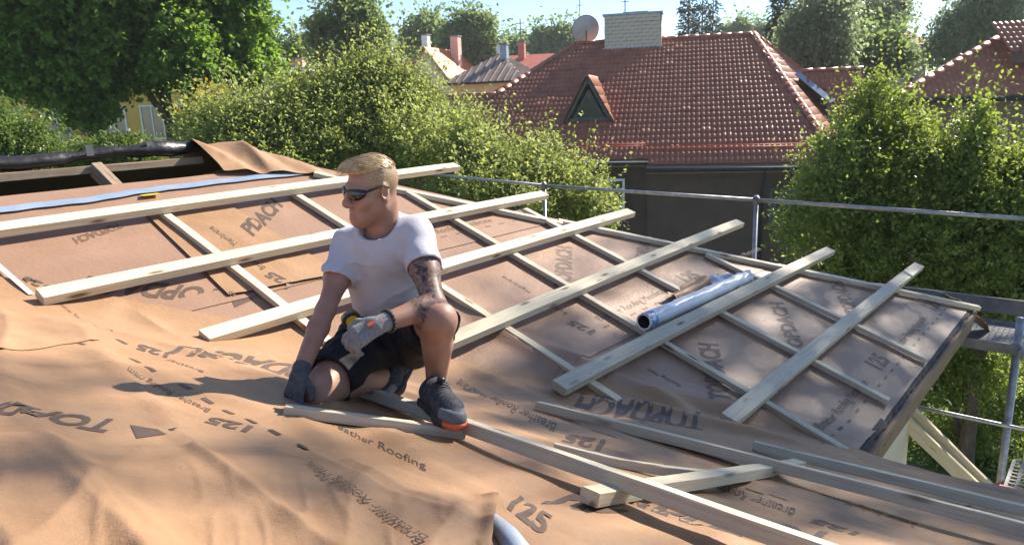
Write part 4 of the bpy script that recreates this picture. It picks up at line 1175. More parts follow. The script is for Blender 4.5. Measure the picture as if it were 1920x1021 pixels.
# A-frame dormer
db = on_roof((1104, 228)); ddv = RP(db[0], db[1])
hw, hh = 0.78, 1.45
apx = ddv + ZU * hh
back = hh / math.tan(pit)
dorm = empty('dormer', ddv, None); dorm.parent = nb; dorm.location = tuple(ddv - wloc(nb))
bl_, br_ = ddv - E1 * hw, ddv + E1 * hw
f_ = N1 * 0.12
for s, foot in ((-1, bl_), (1, br_)):
    x = nrm(apx - foot); nn_ = nrm(np.cross(x, N1)); 
    MB().beam(foot + N1 * 0.1 + ZU * 0.02, apx + N1 * 0.1, 0.10, 0.22, N1).put('bargeboard', M['green_wood'], dorm)
    bk = apx - N1 * back
    nn2 = np.cross(bk - apx, foot - apx); nn2 = nrm(nn2); nn2 = nn2 if nn2[2] > 0 else -nn2
    footb = foot
    dn = nrm(foot - apx); ee = -N1
    Ls = np.linalg.norm(foot - apx)
    rp_ = [(-0.18, 0.0), (back, 0.0), (-0.0, Ls), (-0.18, Ls)]
    tiled(dorm, apx + nn2 * 0.05, ee, dn, nn2, rp_, 0.30, 0.34, M['tile_cap'], 40, 5 + s)
    MB().prism([apx + N1 * 0.16, foot + N1 * 0.16, foot, bk], nn2 * 0.05).put('dormer_roof', M['tile_cap'], dorm)
cap_row(dorm, apx + N1 * 0.2 + ZU * 0.05, apx - N1 * back + ZU * 0.05, ZU, M['tile_cap'], 0.36, 0.10)
MB().prism([bl_ + E1 * 0.15, br_ - E1 * 0.15, apx - ZU * 0.3], -N1 * 0.05).put('gable', M['green_wood'], dorm)
MB().prism([ddv - E1 * 0.42 + ZU * 0.16 + N1 * 0.01, ddv + E1 * 0.42 + ZU * 0.16 + N1 * 0.01, ddv + ZU * 0.98 + N1 * 0.01], N1 * 0.012).put('pane', M['glass'], dorm)
MB().box(ddv + ZU * 0.08 + N1 * 0.06, E1 * (hw - 0.1), N1 * 0.08, ZU * 0.05).put('sill', M['green_wood'], dorm)
# side dormer with blue valley flashing
rd = at_y((1500, 137), 28.6)
sdm = empty('dormer', rd, None); sdm.parent = nb; sdm.location = tuple(rd - wloc(nb))
LD = 2.15; dn = nrm(N1 * 0.80 - ZU * 0.62); nn2 = nrm(np.cross(E1, dn)); nn2 = nn2 if nn2[2] > 0 else -nn2
tiled(sdm, rd, E1, dn, nn2, [(0, 0), (LD, 0), (LD, 1.75), (1.0, 1.75)], 0.33, 0.34, M['tile'], 40, 12)
MB().prism([rd, rd + E1 * LD, rd + E1 * LD + dn * 1.75, rd + E1 * 1.0 + dn * 1.75], -nn2 * 0.05).put('dormer_roof', M['tile'], sdm)
MB().prism([rd, rd + E1 * LD, rd + E1 * LD - N1 * 1.4 - ZU * 1.08, rd - N1 * 1.4 - ZU * 1.08], -ZU * 0.05).put('dormer_roof', M['tile'], sdm)
MB().beam(rd - E1 * 0.12 + nn2 * 0.05 + dn * 0.05, rd + E1 * 0.95 + dn * 1.85 + nn2 * 0.06, 0.24, 0.02, nn2).put('valley_flashing', M['flash'], sdm)
cap_row(sdm, rd + ZU * 0.05, rd + E1 * (LD + 0.05) + ZU * 0.05, ZU, M['tile_cap'], 0.38, 0.11)
ge_ = rd + E1 * (LD - 0.15)
MB().prism([ge_ - ZU * 0.05, ge_ + N1 * 1.3 - ZU * 1.05, ge_ + N1 * 1.3 - ZU * 3.2, ge_ - N1 * 1.3 - ZU * 3.2, ge_ - N1 * 1.3 - ZU * 1.05], -E1 * 0.12).put('wall', M['wall_brown'], sdm)
MB().prism([ge_ + N1 * 1.3 - ZU * 1.05, ge_ + N1 * 1.3 - ZU * 3.2, ge_ + N1 * 1.3 - E1 * 1.2 - ZU * 3.2, ge_ + N1 * 1.3 - E1 * 1.2 - ZU * 1.05], -N1 * 0.12).put('wall', M['wall_brown'], sdm)

# satellite dish on the ridge
du = ridge_u((1096, 84)); dc = R0 + E1 * du - N1 * 0.3 + ZU * 0.62
dish = empty('satellite_dish', R0 + E1 * du - N1 * 0.3, 'big round grey satellite dish beside the brick chimney on the tiled ridge', 'satellite dish')
ax = nrm(np.array([-0.15, 0.94, 0.34])); t1 = nrm(np.cross(ax, ZU)); t2 = np.cross(t1, ax)
V = [dc - ax * 0.14]; F = []
for i in range(1, 6):
    for j in range(24):
        a = 2 * math.pi * j / 24; rr_ = 0.58 * i / 5
        V.append(dc + rr_ * (math.cos(a) * t1 + math.sin(a) * t2 * 1.03) + ax * (0.14 * (i / 5) ** 2 - 0.14))
for j in range(24): F.append((0, 1 + j, 1 + (j + 1) % 24))
for i in range(4):
    for j in range(24): F.append((1 + i * 24 + j, 1 + (i + 1) * 24 + j, 1 + (i + 1) * 24 + (j + 1) % 24, 1 + i * 24 + (j + 1) % 24))
add('reflector', np.array(V), F, M['dish'], dish, smooth=True)
MB().tube([dc + 0.58 * (math.cos(2 * math.pi * j / 24) * t1 + math.sin(2 * math.pi * j / 24) * t2 * 1.03) for j in range(25)], 0.015, 6, cap=False).put('rim', M['galv_dull'], dish, smooth=True)
MB().tube([R0 + E1 * du - N1 * 0.3 - ZU * 0.4, dc - ZU * 0.25 - ax * 0.2, dc - ax * 0.15], 0.03, 8).put('mount', M['galv_dull'], dish, smooth=True)
MB().tube([dc - t2 * 0.5, dc + ax * 0.55], 0.014, 6).put('feed_arm', M['galv_dull'], dish, smooth=True)
MB().box(dc + ax * 0.57, ax * 0.07, t1 * 0.04, t2 * 0.04).put('feed_horn', M['dish'], dish)

# house at the photo's right edge
rh_e = at_z((1675, 187), -0.6); 
RE = nrm(np.array([math.cos(math.radians(14)), -math.sin(math.radians(14)), 0])); RN = np.array([RE[1], -RE[0], 0]); RN = RN if RN[1] < 0 else -RN
rh_e = at_y((1675, 187), 25.0); pr = math.radians(38)
RD = nrm(RN * math.cos(pr) - ZU * math.sin(pr)); RNN = nrm(RN * math.sin(pr) + ZU * math.cos(pr))
hx = on_plane((1920, 47), RNN, rh_e @ RNN); hu, hv_ = float((hx - rh_e) @ RE), float(-(hx - rh_e) @ RD)
rhouse = empty('corner_house', np.array([*(rh_e + RE * 5)[:2], GROUND]), 'house with a sunlit red tiled hip roof and brown wall at the photo\'s right edge', 'house')
k = 1.35
top = rh_e + RE * hu * k - RD * hv_ * k
Q = lambda u, v, h=0.0: top + RE * (u - hu * k) + RD * v + RNN * h     # v measured down from the ridge height
VT = hv_ * k
rpoly = [(hu * k, 0), (hu * k + 6, 0), (hu * k + 6, VT), (0, VT)]
tiled(rhouse, top - RE * hu * k, RE, RD, RNN, rpoly, 0.36, 0.37, M['tile_cap'], 300, 21)
MB().prism([Q(*p) for p in rpoly], -RNN * 0.08).put('roof_deck', M['wall_brown'], rhouse)
lc = Q(0, VT); lb2 = lc - RN * 2 * VT * math.cos(pr) + RE * 7.0
MB().prism([top, lc, lb2], -ZU * 0.08).put('side_slope', M['tile'], rhouse)
MB().prism([top, top + RE * 6, lb2 + RE * (hu * k - 1), lb2], -ZU * 0.08).put('back_slope', M['tile'], rhouse)
cap_row(rhouse, Q(0, VT, 0.04), top + ZU * 0.05, RNN, M['tile_cap'], 0.42, 0.14)
MB().tube([Q(0, VT + 0.05) - ZU * 0.05, Q(hu * k + 6, VT + 0.05) - ZU * 0.05], 0.07, 8).put('gutter', M['gutter'], rhouse, smooth=True)
w0, w1 = Q(0.4, VT) - RN * 0.5, Q(hu * k + 6, VT) - RN * 0.5
MB().prism([w0, w1, w1 - RN * 0.3, w0 - RN * 0.3], (0, 0, GROUND - w0[2])).put('wall', M['wall_brown'], rhouse)
w2 = w0 - RN * 6
MB().prism([w0, w2, w2 + RE * 0.3, w0 + RE * 0.3], (0, 0, GROUND - w0[2])).put('wall', M['wall_brown'], rhouse)
dq = on_plane((1932, 112), RNN, rh_e @ RNN)
dmr = empty('dormer', dq, None); dmr.parent = rhouse; dmr.location = tuple(dq - wloc(rhouse))
MB().box(dq + RN * 0.6 + RE * 0.9 + ZU * 0.2, RE * 1.5, RN * 0.6, ZU * 0.30).put('wall', M['wall_brown'], dmr)
dd_ = nrm(RN * math.cos(0.5) - ZU * math.sin(0.5)); dn_ = nrm(RN * math.sin(0.5) + ZU * math.cos(0.5))
p0 = dq + RE * -0.8 - RN * 0.9 + ZU * 1.25
tiled(dmr, p0, RE, dd_, dn_, [(0, 0), (3.4, 0), (3.4, 2.1), (0, 2.1)], 0.36, 0.36, M['tile_cap'], 80, 33)
MB().prism([p0, p0 + RE * 3.4, p0 + RE * 3.4 + dd_ * 2.1, p0 + dd_ * 2.1], -dn_ * 0.06).put('dormer_roof', M['wall_brown'], dmr)
window(dmr, dq + RN * 1.22 + RE * 0.9 + ZU * 0.22, RE, 0.9, 0.6, RN, 'white')

# far houses -----------------------------------------------------------------
def gable_house(name, label, c, rot, w, d, hw, hr, wallm, roofm, wins=(), chimneys=(), eave=0.35, gable_wins=()):
    """c: ground centre; gable end faces the viewer at rot=0; w across, d deep"""
    ex = np.array([math.cos(rot), math.sin(rot), 0]); ey = np.array([-math.sin(rot), math.cos(rot), 0])
    root = empty(name, c, label, 'house'); c = np.asarray(c, float); z0 = c[2]
    P_ = lambda x, y, z: c + ex * x + ey * y + ZU * z
    MB().prism([P_(-w / 2, -d / 2, 0), P_(w / 2, -d / 2, 0), P_(w / 2, -d / 2, hw), P_(0, -d / 2, hw + hr - 0.08), P_(-w / 2, -d / 2, hw)], ey * d).put('wall', wallm, root)
    for s in (-1, 1):
        sl = np.array([s * (w / 2 + eave), 0, hw - eave * hr / (w / 2)])
        a, b = P_(0, -d / 2 - eave, hw + hr), P_(0, d / 2 + eave, hw + hr)
        a2, b2 = P_(sl[0], -d / 2 - eave, sl[2]), P_(sl[0], d / 2 + eave, sl[2])
        n = nrm(np.cross(b - a, a2 - a)); n = n if n[2] > 0 else -n
        rf = MB().prism([a, b, b2, a2], n * 0.10).put('roof', roofm, root)
        MB().beam(a2 - n * 0.05, b2 - n * 0.05, 0.1, 0.12).put('gutter', M['gutter'], root)
        MB().beam(a + n * 0.04 - ey * 0.03, a2 + n * 0.04 - ey * 0.03, 0.06, 0.20, n).put('bargeboard', M['wall_brown'], root)
    for x, z, ww, hh_ in gable_wins: window(root, P_(x, -d / 2, z), ex, ww, hh_, -ey, 'white')
    for x, y, wz, ht, m in chimneys:
        ch = MB().box(P_(x, y, hw + hr * 0.6 + ht / 2), ex * wz / 2, ey * wz / 2, ZU * (ht / 2 + 0.2)).put('chimney', m, root)
        MB().box(P_(x, y, hw + hr * 0.6 + ht + 0.24), ex * (wz / 2 + 0.06), ey * (wz / 2 + 0.06), ZU * 0.05).put('chimney_cap', M['galv_dull'], ch)
    return root, P_, ex, ey

def hip_house(name, label, c, rot, w, d, hw, hr, wallm, roofm, seams=0, chimneys=(), wins=(), eave=0.45, rid=0.25):
    ex = np.array([math.cos(rot), math.sin(rot), 0]); ey = np.array([-math.sin(rot), math.cos(rot), 0])
    root = empty(name, c, label, 'house'); c = np.asarray(c, float)
    P_ = lambda x, y, z: c + ex * x + ey * y + ZU * z
    MB().box(P_(0, 0, hw / 2), ex * w / 2, ey * d / 2, ZU * hw / 2).put('wall', wallm, root)
    W, D = w / 2 + eave, d / 2 + eave
    r0, r1 = P_(-w * rid, 0, hw + hr), P_(w * rid, 0, hw + hr)
    q = [P_(-W, -D, hw), P_(W, -D, hw), P_(W, D, hw), P_(-W, D, hw)]
    rf = MB().poly([q[0], q[1], r1, r0]).poly([q[1], q[2], r1]).poly([q[2], q[3], r0, r1]).poly([q[3], q[0], r0]).poly(q[::-1]).put('roof', roofm, root)
    if seams:
        for (a, b, t0, t1) in ((q[0], q[1], r0, r1), (q[1], q[2], r1, r1), (q[3], q[0], r0, r0)):
            nn = nrm(np.cross(b - a, t0 - a)); nn = nn if nn[2] > 0 else -nn
            L = np.linalg.norm(b - a); xd = (b - a) / L; k = int(L / seams)
            ta, tb = (t0 - a) @ xd, (t1 - a) @ xd; hgt = np.linalg.norm((t0 - a) - xd * ta); vd = ((t0 - a) - xd * ta) / hgt
            for j in range(1, k):
                s = L * j / k; f = min(1, s / max(ta, 1e-3), (L - s) / max(L - tb, 1e-3))
                MB().beam(a + xd * s + nn * 0.02, a + xd * s + vd * hgt * f + nn * 0.02, 0.05, 0.06, nn).put('seam', roofm, root)
    for a, b in ((0, 1), (1, 2), (3, 0)):
        MB().tube([q[a] - ZU * 0.06, q[b] - ZU * 0.06], 0.07, 6).put('gutter', M['gutter'], root)
    for x, y, wz, z1, m in chimneys:
        ch = MB().box(P_(x, y, (hw + z1) / 2), ex * wz / 2, ey * wz / 2, ZU * (z1 - hw) / 2).put('chimney', m, root)
        MB().box(P_(x, y, z1 + 0.04), ex * (wz / 2 + 0.06), ey * (wz / 2 + 0.06), ZU * 0.05).put('chimney_cap', M['galv_dull'], ch)
    for x, z, ww, hh_ in wins: window(root, P_(x, -d / 2, z), ex, ww, hh_, -ey, 'white')
    return root, P_, ex, ey

def ground_at(px, y): p = at_y(px, y); return np.array([p[0], p[1], GROUND])
# cream gabled house with orange roof
y = 62.0; pt = at_y((826, 88), y); c = np.array([pt[0], pt[1] + 3.5, GROUND]); hr_ = 3.4
top = pt[2] - GROUND
gable_house('gabled_house', 'cream gabled house with bright orange tiled roof, far behind the bush', c, math.radians(-22), 5.4, 7.0, top - hr_, hr_, M['wall_cream'], M['tile_far'],
            chimneys=((-0.9, -1.5, 0.55, 2.3, M['white']), (0.9, 0.5, 0.7, 2.2, M['wall_pink'])), gable_wins=((0.0, top - hr_ + 0.4, 1.0, 1.2), (1.1, top - hr_ - 1.4, 0.9, 1.1), (0.3, top - 1.5, 0.5, 0.7)))
p2 = at_y((785, 108), y + 3)
MB_r = gable_house('side_house', 'low orange-roofed wing house left of the cream gable', np.array([at_y((800, 100), 68)[0] - 0.5, 69, GROUND]), math.radians(68), 6, 7.0, top - 3.0, 2.4, M['wall_cream'], M['tile_far'])
gable_house('side_house', 'orange-roofed wing house right of the cream gable', np.array([at_y((845, 100), 68)[0] + 0.2, 70, GROUND]), math.radians(60), 5, 5.0, top - 3.9, 2.6, M['wall_cream'], M['tile_far'])
# cream house with brown standing-seam roof
y = 46.0; pe = at_y((935, 152), y); pt = at_y((935, 108), y + 3)
root, P_, ex, ey = hip_house('seam_roof_house', 'low cream house with brown standing-seam hip roof and blue-grey chimney', np.array([at_y((938, 150), y + 3)[0], y + 3.2, GROUND]), math.radians(-20), 4.6, 5.4, pe[2] - GROUND, pt[2] - pe[2] + 0.15, M['wall_cream'], M['seam_roof'], seams=0.45,
          chimneys=((0.5, -0.4, 0.42, pt[2] - GROUND + 0.75, M['flash']),), rid=0.06)
dcc = at_y((941, 92), 50)
ds = empty('satellite_dish', dcc - ZU * 0.8, 'small white satellite dish above the brown standing-seam roof', 'satellite dish')
V = [dcc]; F = []
for i in range(1, 4):
    for j in range(16): V.append(dcc + np.array([math.cos(j * math.pi / 8) * 0.13 * i, -0.02 * i * i, math.sin(j * math.pi / 8) * 0.13 * i]))
for j in range(16): F.append((0, 1 + j, 1 + (j + 1) % 16))
for i in range(2):
    for j in range(16): F.append((1 + i * 16 + j, 1 + i * 16 + 16 + j, 1 + i * 16 + 16 + (j + 1) % 16, 1 + i * 16 + (j + 1) % 16))
add('reflector', np.array(V), F, M['white'], ds, smooth=True)
MB().tube([dcc - ZU * 0.9 + np.array([0.1, 0.2, 0]), dcc - ZU * 0.1, dcc + np.array([0, 0.05, 0])], 0.025, 6).put('mount', M['galv_dull'], ds)
# red roof behind it
y = 60.0; pt = at_y((1000, 104), y)
gable_house('red_roof_house', 'house with a pale red roof and small brick chimney behind the brown seam roof', np.array([pt[0] + 1.0, y, GROUND]), math.radians(75), 6.0, 6.0, pt[2] - GROUND - 1.5, 1.5, M['wall_pink'], M['tile_red'], chimneys=((-0.6, 1.8, 0.5, 1.4, M['tile_red']),))
# pink house left of the bush
y = 44.0; pt = at_y((598, 118), y); pe = at_y((598, 136), y)
hip_house('pink_house', 'pink house with pale grey sheet roof behind the left end of the bush', np.array([pt[0] + 0.2, y + 3, GROUND]), math.radians(-12), 6.0, 6.0, pe[2] - GROUND, 0.9, M['wall_pink'], M['dish'], seams=0.6, chimneys=((-1.7, -1.2, 0.75, at_y((565, 106), y)[2] - GROUND, M['wall_pink']),), wins=((-0.6, pe[2] - GROUND - 1.4, 0.9, 1.2), (1.4, pe[2] - GROUND - 1.4, 0.9, 1.2)))
# ochre house behind the maple
y = 33.0; pe = at_y((160, 150), y)
cx_ = at_y((130, 200), y)[0]
hip_house('ochre_house', 'large ochre house with white windows and red roof behind the maple', np.array([cx_, y + 4, GROUND]), math.radians(6), 12.0, 8.0, pe[2] - GROUND, 3.2, M['wall_yellow'], M['tile_red'],
          wins=tuple((x, z, 1.0, 1.5) for x in (-4.9, -2.9, -1.0, 1.4, 3.0, 4.6) for z in (pe[2] - GROUND - 1.9, pe[2] - GROUND - 4.6)))
# far house between the birches
y = 75.0; pt = at_y((1712, 60), y); pe = at_y((1712, 84), y)
hip_house('far_house', 'far house with a red hip roof and wide chimney between the tall birches', np.array([pt[0], y + 3, GROUND]), math.radians(-15), 4.6, 5, pe[2] - GROUND, pt[2] - pe[2] + 0.3, M['wall_brown'], M['tile_red'], chimneys=((0, 0, 1.1, pt[2] - GROUND + 0.75, M['brick']),))
# masts
for px, y0, h0, lb in (((1088, 95), 110, 9.5, 'tall lattice radio mast rising behind the satellite dish'), ((1172, 60), 31.5, 2.6, 'thin antenna pole above the brick chimney'), ((977, 95), 80, 3.2, 'thin antenna pole above the far trees, left of the tiled roof')):
    p = at_y(px, y0); r_ = 0.03 if y0 < 40 else 0.09
    m_ = empty('mast', np.array([p[0], p[1], p[2] - 1.5]), lb, 'mast')
    MB().tube([p - ZU * (8 if y0 > 40 else 0.9), p + ZU * h0], [r_, r_ * 0.6], 6).put('pole', M['galv_dull'], m_)
    for j in range(3):
        z = h0 * (0.45 + 0.2 * j)
        MB().tube([p + ZU * z - E1 * r_ * 5, p + ZU * z + E1 * r_ * 5], r_ * 0.5, 5).put('crossbar', M['galv_dull'], m_)

# ------------------------------------------------------------------ trees and bushes
def leaves(blobs, nsprig, per, sl, ll, lw, seed, outward=0.7, upb=0.25, droop=0.0, shell=0.55, weight=None, clumps=26, shoots=0.0):
    """leafy sprigs through ellipsoid volumes; returns verts, faces, tint per vertex"""
    r = np.random.default_rng(seed)
    C = np.array([b[0] for b in blobs], float); Rr = np.array([b[1] for b in blobs], float)
    w = (Rr[:, 0] * Rr[:, 1] * Rr[:, 2]) ** 0.66
    if weight is not None: w = w * np.array(weight)
    k = r.choice(len(blobs), nsprig, p=w / w.sum())
    d = r.normal(size=(nsprig, 3)); d /= np.linalg.norm(d, axis=1, keepdims=True)
    ncl = max(4, int(clumps))
    cd = r.normal(size=(len(blobs), ncl, 3)); cd /= np.linalg.norm(cd, axis=2, keepdims=True)
    cr = 0.15 + 0.80 * r.random((len(blobs), ncl)) ** 0.7
    cs = 0.18 + 0.30 * r.random((len(blobs), ncl))
    ctint = r.random((len(blobs), ncl))
    lump = 1 + 0.22 * np.sin(d[:, 0] * 5 + k) * np.sin(d[:, 1] * 6 + 2 * k) + 0.14 * np.sin(d[:, 2] * 11 + d[:, 0] * 9 + k) + 0.08 * r.normal(size=nsprig)
    rad = (shell + (1 - shell) * np.sqrt(r.random(nsprig))) * lump
    far = r.random(nsprig) < 0.30
    rad = np.where(far, rad * r.random(nsprig) ** 0.5, rad)
    base = C[k] + d * Rr[k] * rad[:, None]
    j = r.integers(0, ncl, nsprig); inc = r.random(nsprig) < 0.80
    off = d * (0.35 + 0.65 * r.random((nsprig, 1))) * cs[k, j][:, None]
    basec = C[k] + (cd[k, j] * cr[k, j][:, None] + off) * Rr[k]
    base = np.where(inc[:, None], basec, base)
    d = np.where(inc[:, None], cd[k, j] * 0.6 + d * 0.6, d)
    sd = d * outward + r.normal(size=(nsprig, 3)) * 0.55 + np.array([0, 0, upb - droop]); sd /= np.linalg.norm(sd, axis=1, keepdims=True)
    t = r.random((nsprig, per)) * 1.0
    L = sl * (0.6 + 0.8 * r.random((nsprig, 1)))
    if shoots:
        sh = r.random(nsprig) < shoots
        L = np.where(sh[:, None], L * 2.6, L)
        base = np.where(sh[:, None], base + d * Rr[k] * 0.16 * r.random((nsprig, 1)), base)
        sd = np.where(sh[:, None], sd * 0.5 + np.array([0, 0, 0.9]) + r.normal(size=(nsprig, 3)) * 0.18, sd); sd /= np.linalg.norm(sd, axis=1, keepdims=True)
    P = base[:, None, :] + sd[:, None, :] * (t * L)[..., None] + r.normal(size=(nsprig, per, 3)) * sl * 0.10
    P[..., 2] -= droop * (t * L) ** 2 * 0.8
    P = P.reshape(-1, 3); n = len(P)
    ld = np.repeat(sd, per, 0) * 0.5 + r.normal(size=(n, 3)) * 0.7 + np.array([0, 0, -0.15 - droop]); ld /= np.linalg.norm(ld, axis=1, keepdims=True)
    nn = r.normal(size=(n, 3)) * 0.65 + np.array([0, 0, 1.0]); s = np.cross(ld, nn); s /= np.linalg.norm(s, axis=1, keepdims=True) + 1e-9
    nn = np.cross(s, ld)
    sc = (0.65 + 0.7 * r.random(n))[:, None]
    a = P; b = P + ld * ll * sc * 0.45 + s * lw * sc * 0.5 + nn * lw * 0.12; c = P + ld * ll * sc; e = P + ld * ll * sc * 0.45 - s * lw * sc * 0.5 + nn * lw * 0.12
    V = np.stack([a, b, c, e], 1).reshape(-1, 3)
    F = np.arange(4 * n).reshape(-1, 4)
    ti = np.repeat(r.random(nsprig) * 0.3 + 0.35 * ctint[k, j], per) + r.random(n) * 0.35
    return V, F, np.repeat(ti, 4).astype(np.float32)

def crown_obj(blobs, m, parent, **kw):
    V, F, T = leaves(blobs, **kw)
    o = add('crown', V, F, m, parent)
    at = o.data.attributes.new('tint', 'FLOAT', 'POINT'); at.data.foreach_set('value', T)
    return o

def limbs(parent, base, r0, fork, blobs, seed, sub=3, twigs=5, m='bark', gnarl=0.12, inner=0.95):
    """trunk to the fork, limbs to each blob and thinner branches through it: one wooden mesh"""
    r = np.random.default_rng(seed); g = MB()
    base, fork = np.asarray(base, float), np.asarray(fork, float)
    L = np.linalg.norm(fork - base)
    pts = [base + (fork - base) * t + np.append(r.normal(0, gnarl * 0.3, 2), 0) * (0 < t < 1) * L * 0.12 for t in np.linspace(0, 1, 6)]
    g.tube(pts, [r0 * (1.35 if i == 0 else 1.0 - 0.06 * i) for i in range(6)], 10)
    def branch(p, q, ra, rb, n=6, sag=0.15):
        D = np.linalg.norm(q - p); ps = []
        for t in np.linspace(0, 1, n):
            x = p + (q - p) * t; x = x + np.array([0, 0, sag * D * math.sin(math.pi * t)]) * r.uniform(-0.2, 1.0) * 0.5
            if 0 < t < 1: x = x + r.normal(0, gnarl * D * 0.25, 3)
            ps.append(x)
        g.tube(ps, list(np.linspace(ra, rb, n)), 6, cap=False); return ps
    for c, R_ in blobs:
        c = np.asarray(c, float); R_ = np.asarray(R_, float)
        ps = branch(fork - (fork - base) * r.uniform(0, 0.12), c, r0 * 0.55, r0 * 0.18)
        for _ in range(sub):
            d = nrm(r.normal(size=3)); st = ps[r.integers(2, len(ps))]
            e = branch(st, c + d * R_ * inner, r0 * 0.17, r0 * 0.05, 6)
            for _ in range(twigs):
                d2 = nrm(d + r.normal(size=3) * 0.8); s2 = e[r.integers(2, len(e))]
                branch(s2, s2 + d2 * R_ * 0.45, r0 * 0.05, r0 * 0.012, 4)
    return g.put('trunk', M[m], parent, smooth=True)

def blob_list(spec, y):
    """(px, py, radius px across, radius px up, depth offset) -> world ellipsoids at distance y"""
    out = []
    for s in spec:
        yy_ = y + s[4]; c = at_y(s[:2], yy_); k = yy_ / FPX
        out.append((c, (s[2] * k, max(s[2] * k, s[3] * k) * 0.9, s[3] * k)))
    return out

def tree(name, label, trunk_px, y, blobs, m, trunk_r, fork_frac=0.5, cat='tree', group=None, seed=0, sub=3, twigs=4, fork=None, wood='bark', **kw):
    b = at_y(trunk_px, y); base = np.array([b[0], b[1], GROUND])
    root = empty(name, base, label, cat, group)
    cz = np.mean([q[0] for q in blobs], 0)
    if fork is None: fork = base + (cz - base) * fork_frac
    if trunk_r: limbs(root, base, trunk_r, fork, blobs, seed, sub, twigs, wood)
    crown_obj(blobs, m, root, seed=seed, **kw)
    return root

# big maple
yM = 23.0
bl = blob_list([(330, 30, 140, 100, 0), (432, 25, 74, 95, 0.5), (230, 60, 100, 95, -0.5), (440, 125, 90, 55, 0.3), (245, 125, 90, 50, -0.8), (300, -70, 190, 110, 0.5), (478, 105, 38, 50, 1.0), (345, 95, 85, 55, -1.5)], yM)
tree('maple_tree', 'big dark green maple with a forked trunk standing behind the ridge', (318, 250), yM, bl, M['maple'], 0.24, seed=101, nsprig=15000, per=10, sl=0.36, ll=0.135, lw=0.115, fork=at_y((316, 205), yM), sub=3, twigs=3, upb=0.1, group='broadleaf trees behind the ridge')
yM = 21.0
bl = blob_list([(60, 50, 120, 100, 0.5), (150, 15, 110, 100, 0), (15, 125, 95, 45, 0), (125, 150, 90, 50, -0.5), (170, 205, 40, 28, -0.5), (40, -60, 150, 100, 0)], yM)
tree('maple_tree', 'dense dark tree at the photo\'s left edge, beside the forked maple', (180, 270), yM, bl, M['maple'], 0.20, seed=102, nsprig=10500, per=10, sl=0.36, ll=0.135, lw=0.115, fork=at_y((180, 225), yM), sub=3, twigs=3, upb=0.1, group='broadleaf trees behind the ridge')
# sunlit bush bottom left
bl = blob_list([(30, 290, 80, 55, 0), (110, 310, 50, 35, 0.4), (-40, 270, 60, 60, 0.2), (5, 240, 35, 30, 0.2)], 14.0)
tree('bush', 'sunlit light green bush at the left edge just beyond the ridge', (30, 300), 14.0, bl, M['lilac'], 0.05, cat='bush', seed=103, nsprig=2200, per=10, sl=0.28, ll=0.085, lw=0.04, upb=0.9, sub=2, twigs=3)
bl = blob_list([(225, 295, 45, 28, 0), (260, 300, 40, 25, 0.3), (185, 300, 30, 20, 0)], 14.5)
tree('bush', 'small light green bush beyond the ridge below the forked maple', (230, 300), 14.5, bl, M['lilac'], 0.03, cat='bush', seed=104, nsprig=900, per=10, sl=0.28, ll=0.085, lw=0.04, upb=0.9, sub=2, twigs=3)
# yellow-leaved shrub beside the maple trunk
M['yellow_leaf'] = mat_leaf('yellowing_leaves', (0.22, 0.20, 0.03), (0.36, 0.28, 0.05), (0.45, 0.34, 0.08), 0.35)
bl = blob_list([(385, 235, 45, 45, 0), (400, 190, 30, 25, 0), (370, 270, 40, 25, 0)], 18.0)
tree('shrub', 'yellowing shrub between the maple trunk and the apple tree', (385, 270), 18.0, bl, M['yellow_leaf'], 0.05, cat='bush', seed=105, nsprig=700, per=9, sl=0.25, ll=0.10, lw=0.06, sub=2, twigs=3)
# apple trees behind the ridge
yA = 14.0
bl = blob_list([(460, 240, 90, 55, 0), (560, 222, 88, 66, 0.3), (430, 290, 80, 40, -0.5), (560, 300, 110, 50, -0.5), (390, 250, 45, 45, 0.2)], yA)
tree('apple_tree', 'olive-leaved apple tree left of the worker\'s head', (520, 300), yA, bl, M['apple'], 0.12, seed=111, shoots=0.20, clumps=22, nsprig=5600, per=11, sl=0.30, ll=0.068, lw=0.040, sub=4, twigs=5, group='apple trees beyond the ridge')
yA = 15.0
bl = blob_list([(690, 200, 90, 72, 0), (762, 212, 70, 58, 0.3), (640, 240, 90, 70, -0.3), (780, 280, 110, 60, -0.8), (715, 148, 45, 34, 0), (842, 268, 54, 44, 0.2)], yA)
tree('apple_tree', 'tallest olive-leaved apple tree, right behind the worker', (730, 300), yA, bl, M['apple'], 0.14, seed=112, shoots=0.20, clumps=22, nsprig=7600, per=11, sl=0.30, ll=0.068, lw=0.040, sub=4, twigs=5, group='apple trees beyond the ridge')
yA = 13.0
bl = blob_list([(900, 328, 70, 56, 0), (985, 352, 68, 48, 0), (1060, 370, 70, 50, -0.3), (930, 380, 110, 50, -0.5), (1110, 400, 45, 35, 0), (878, 268, 24, 28, 0.4), (1010, 315, 20, 28, 0.2)], yA)
tree('apple_tree', 'low bright apple tree behind the plank ends, in front of the tiled roof', (980, 400), yA, bl, M['apple'], 0.12, seed=113, shoots=0.20, clumps=22, nsprig=6000, per=11, sl=0.30, ll=0.068, lw=0.040, sub=4, twigs=5, upb=0.6, group='apple trees beyond the ridge')
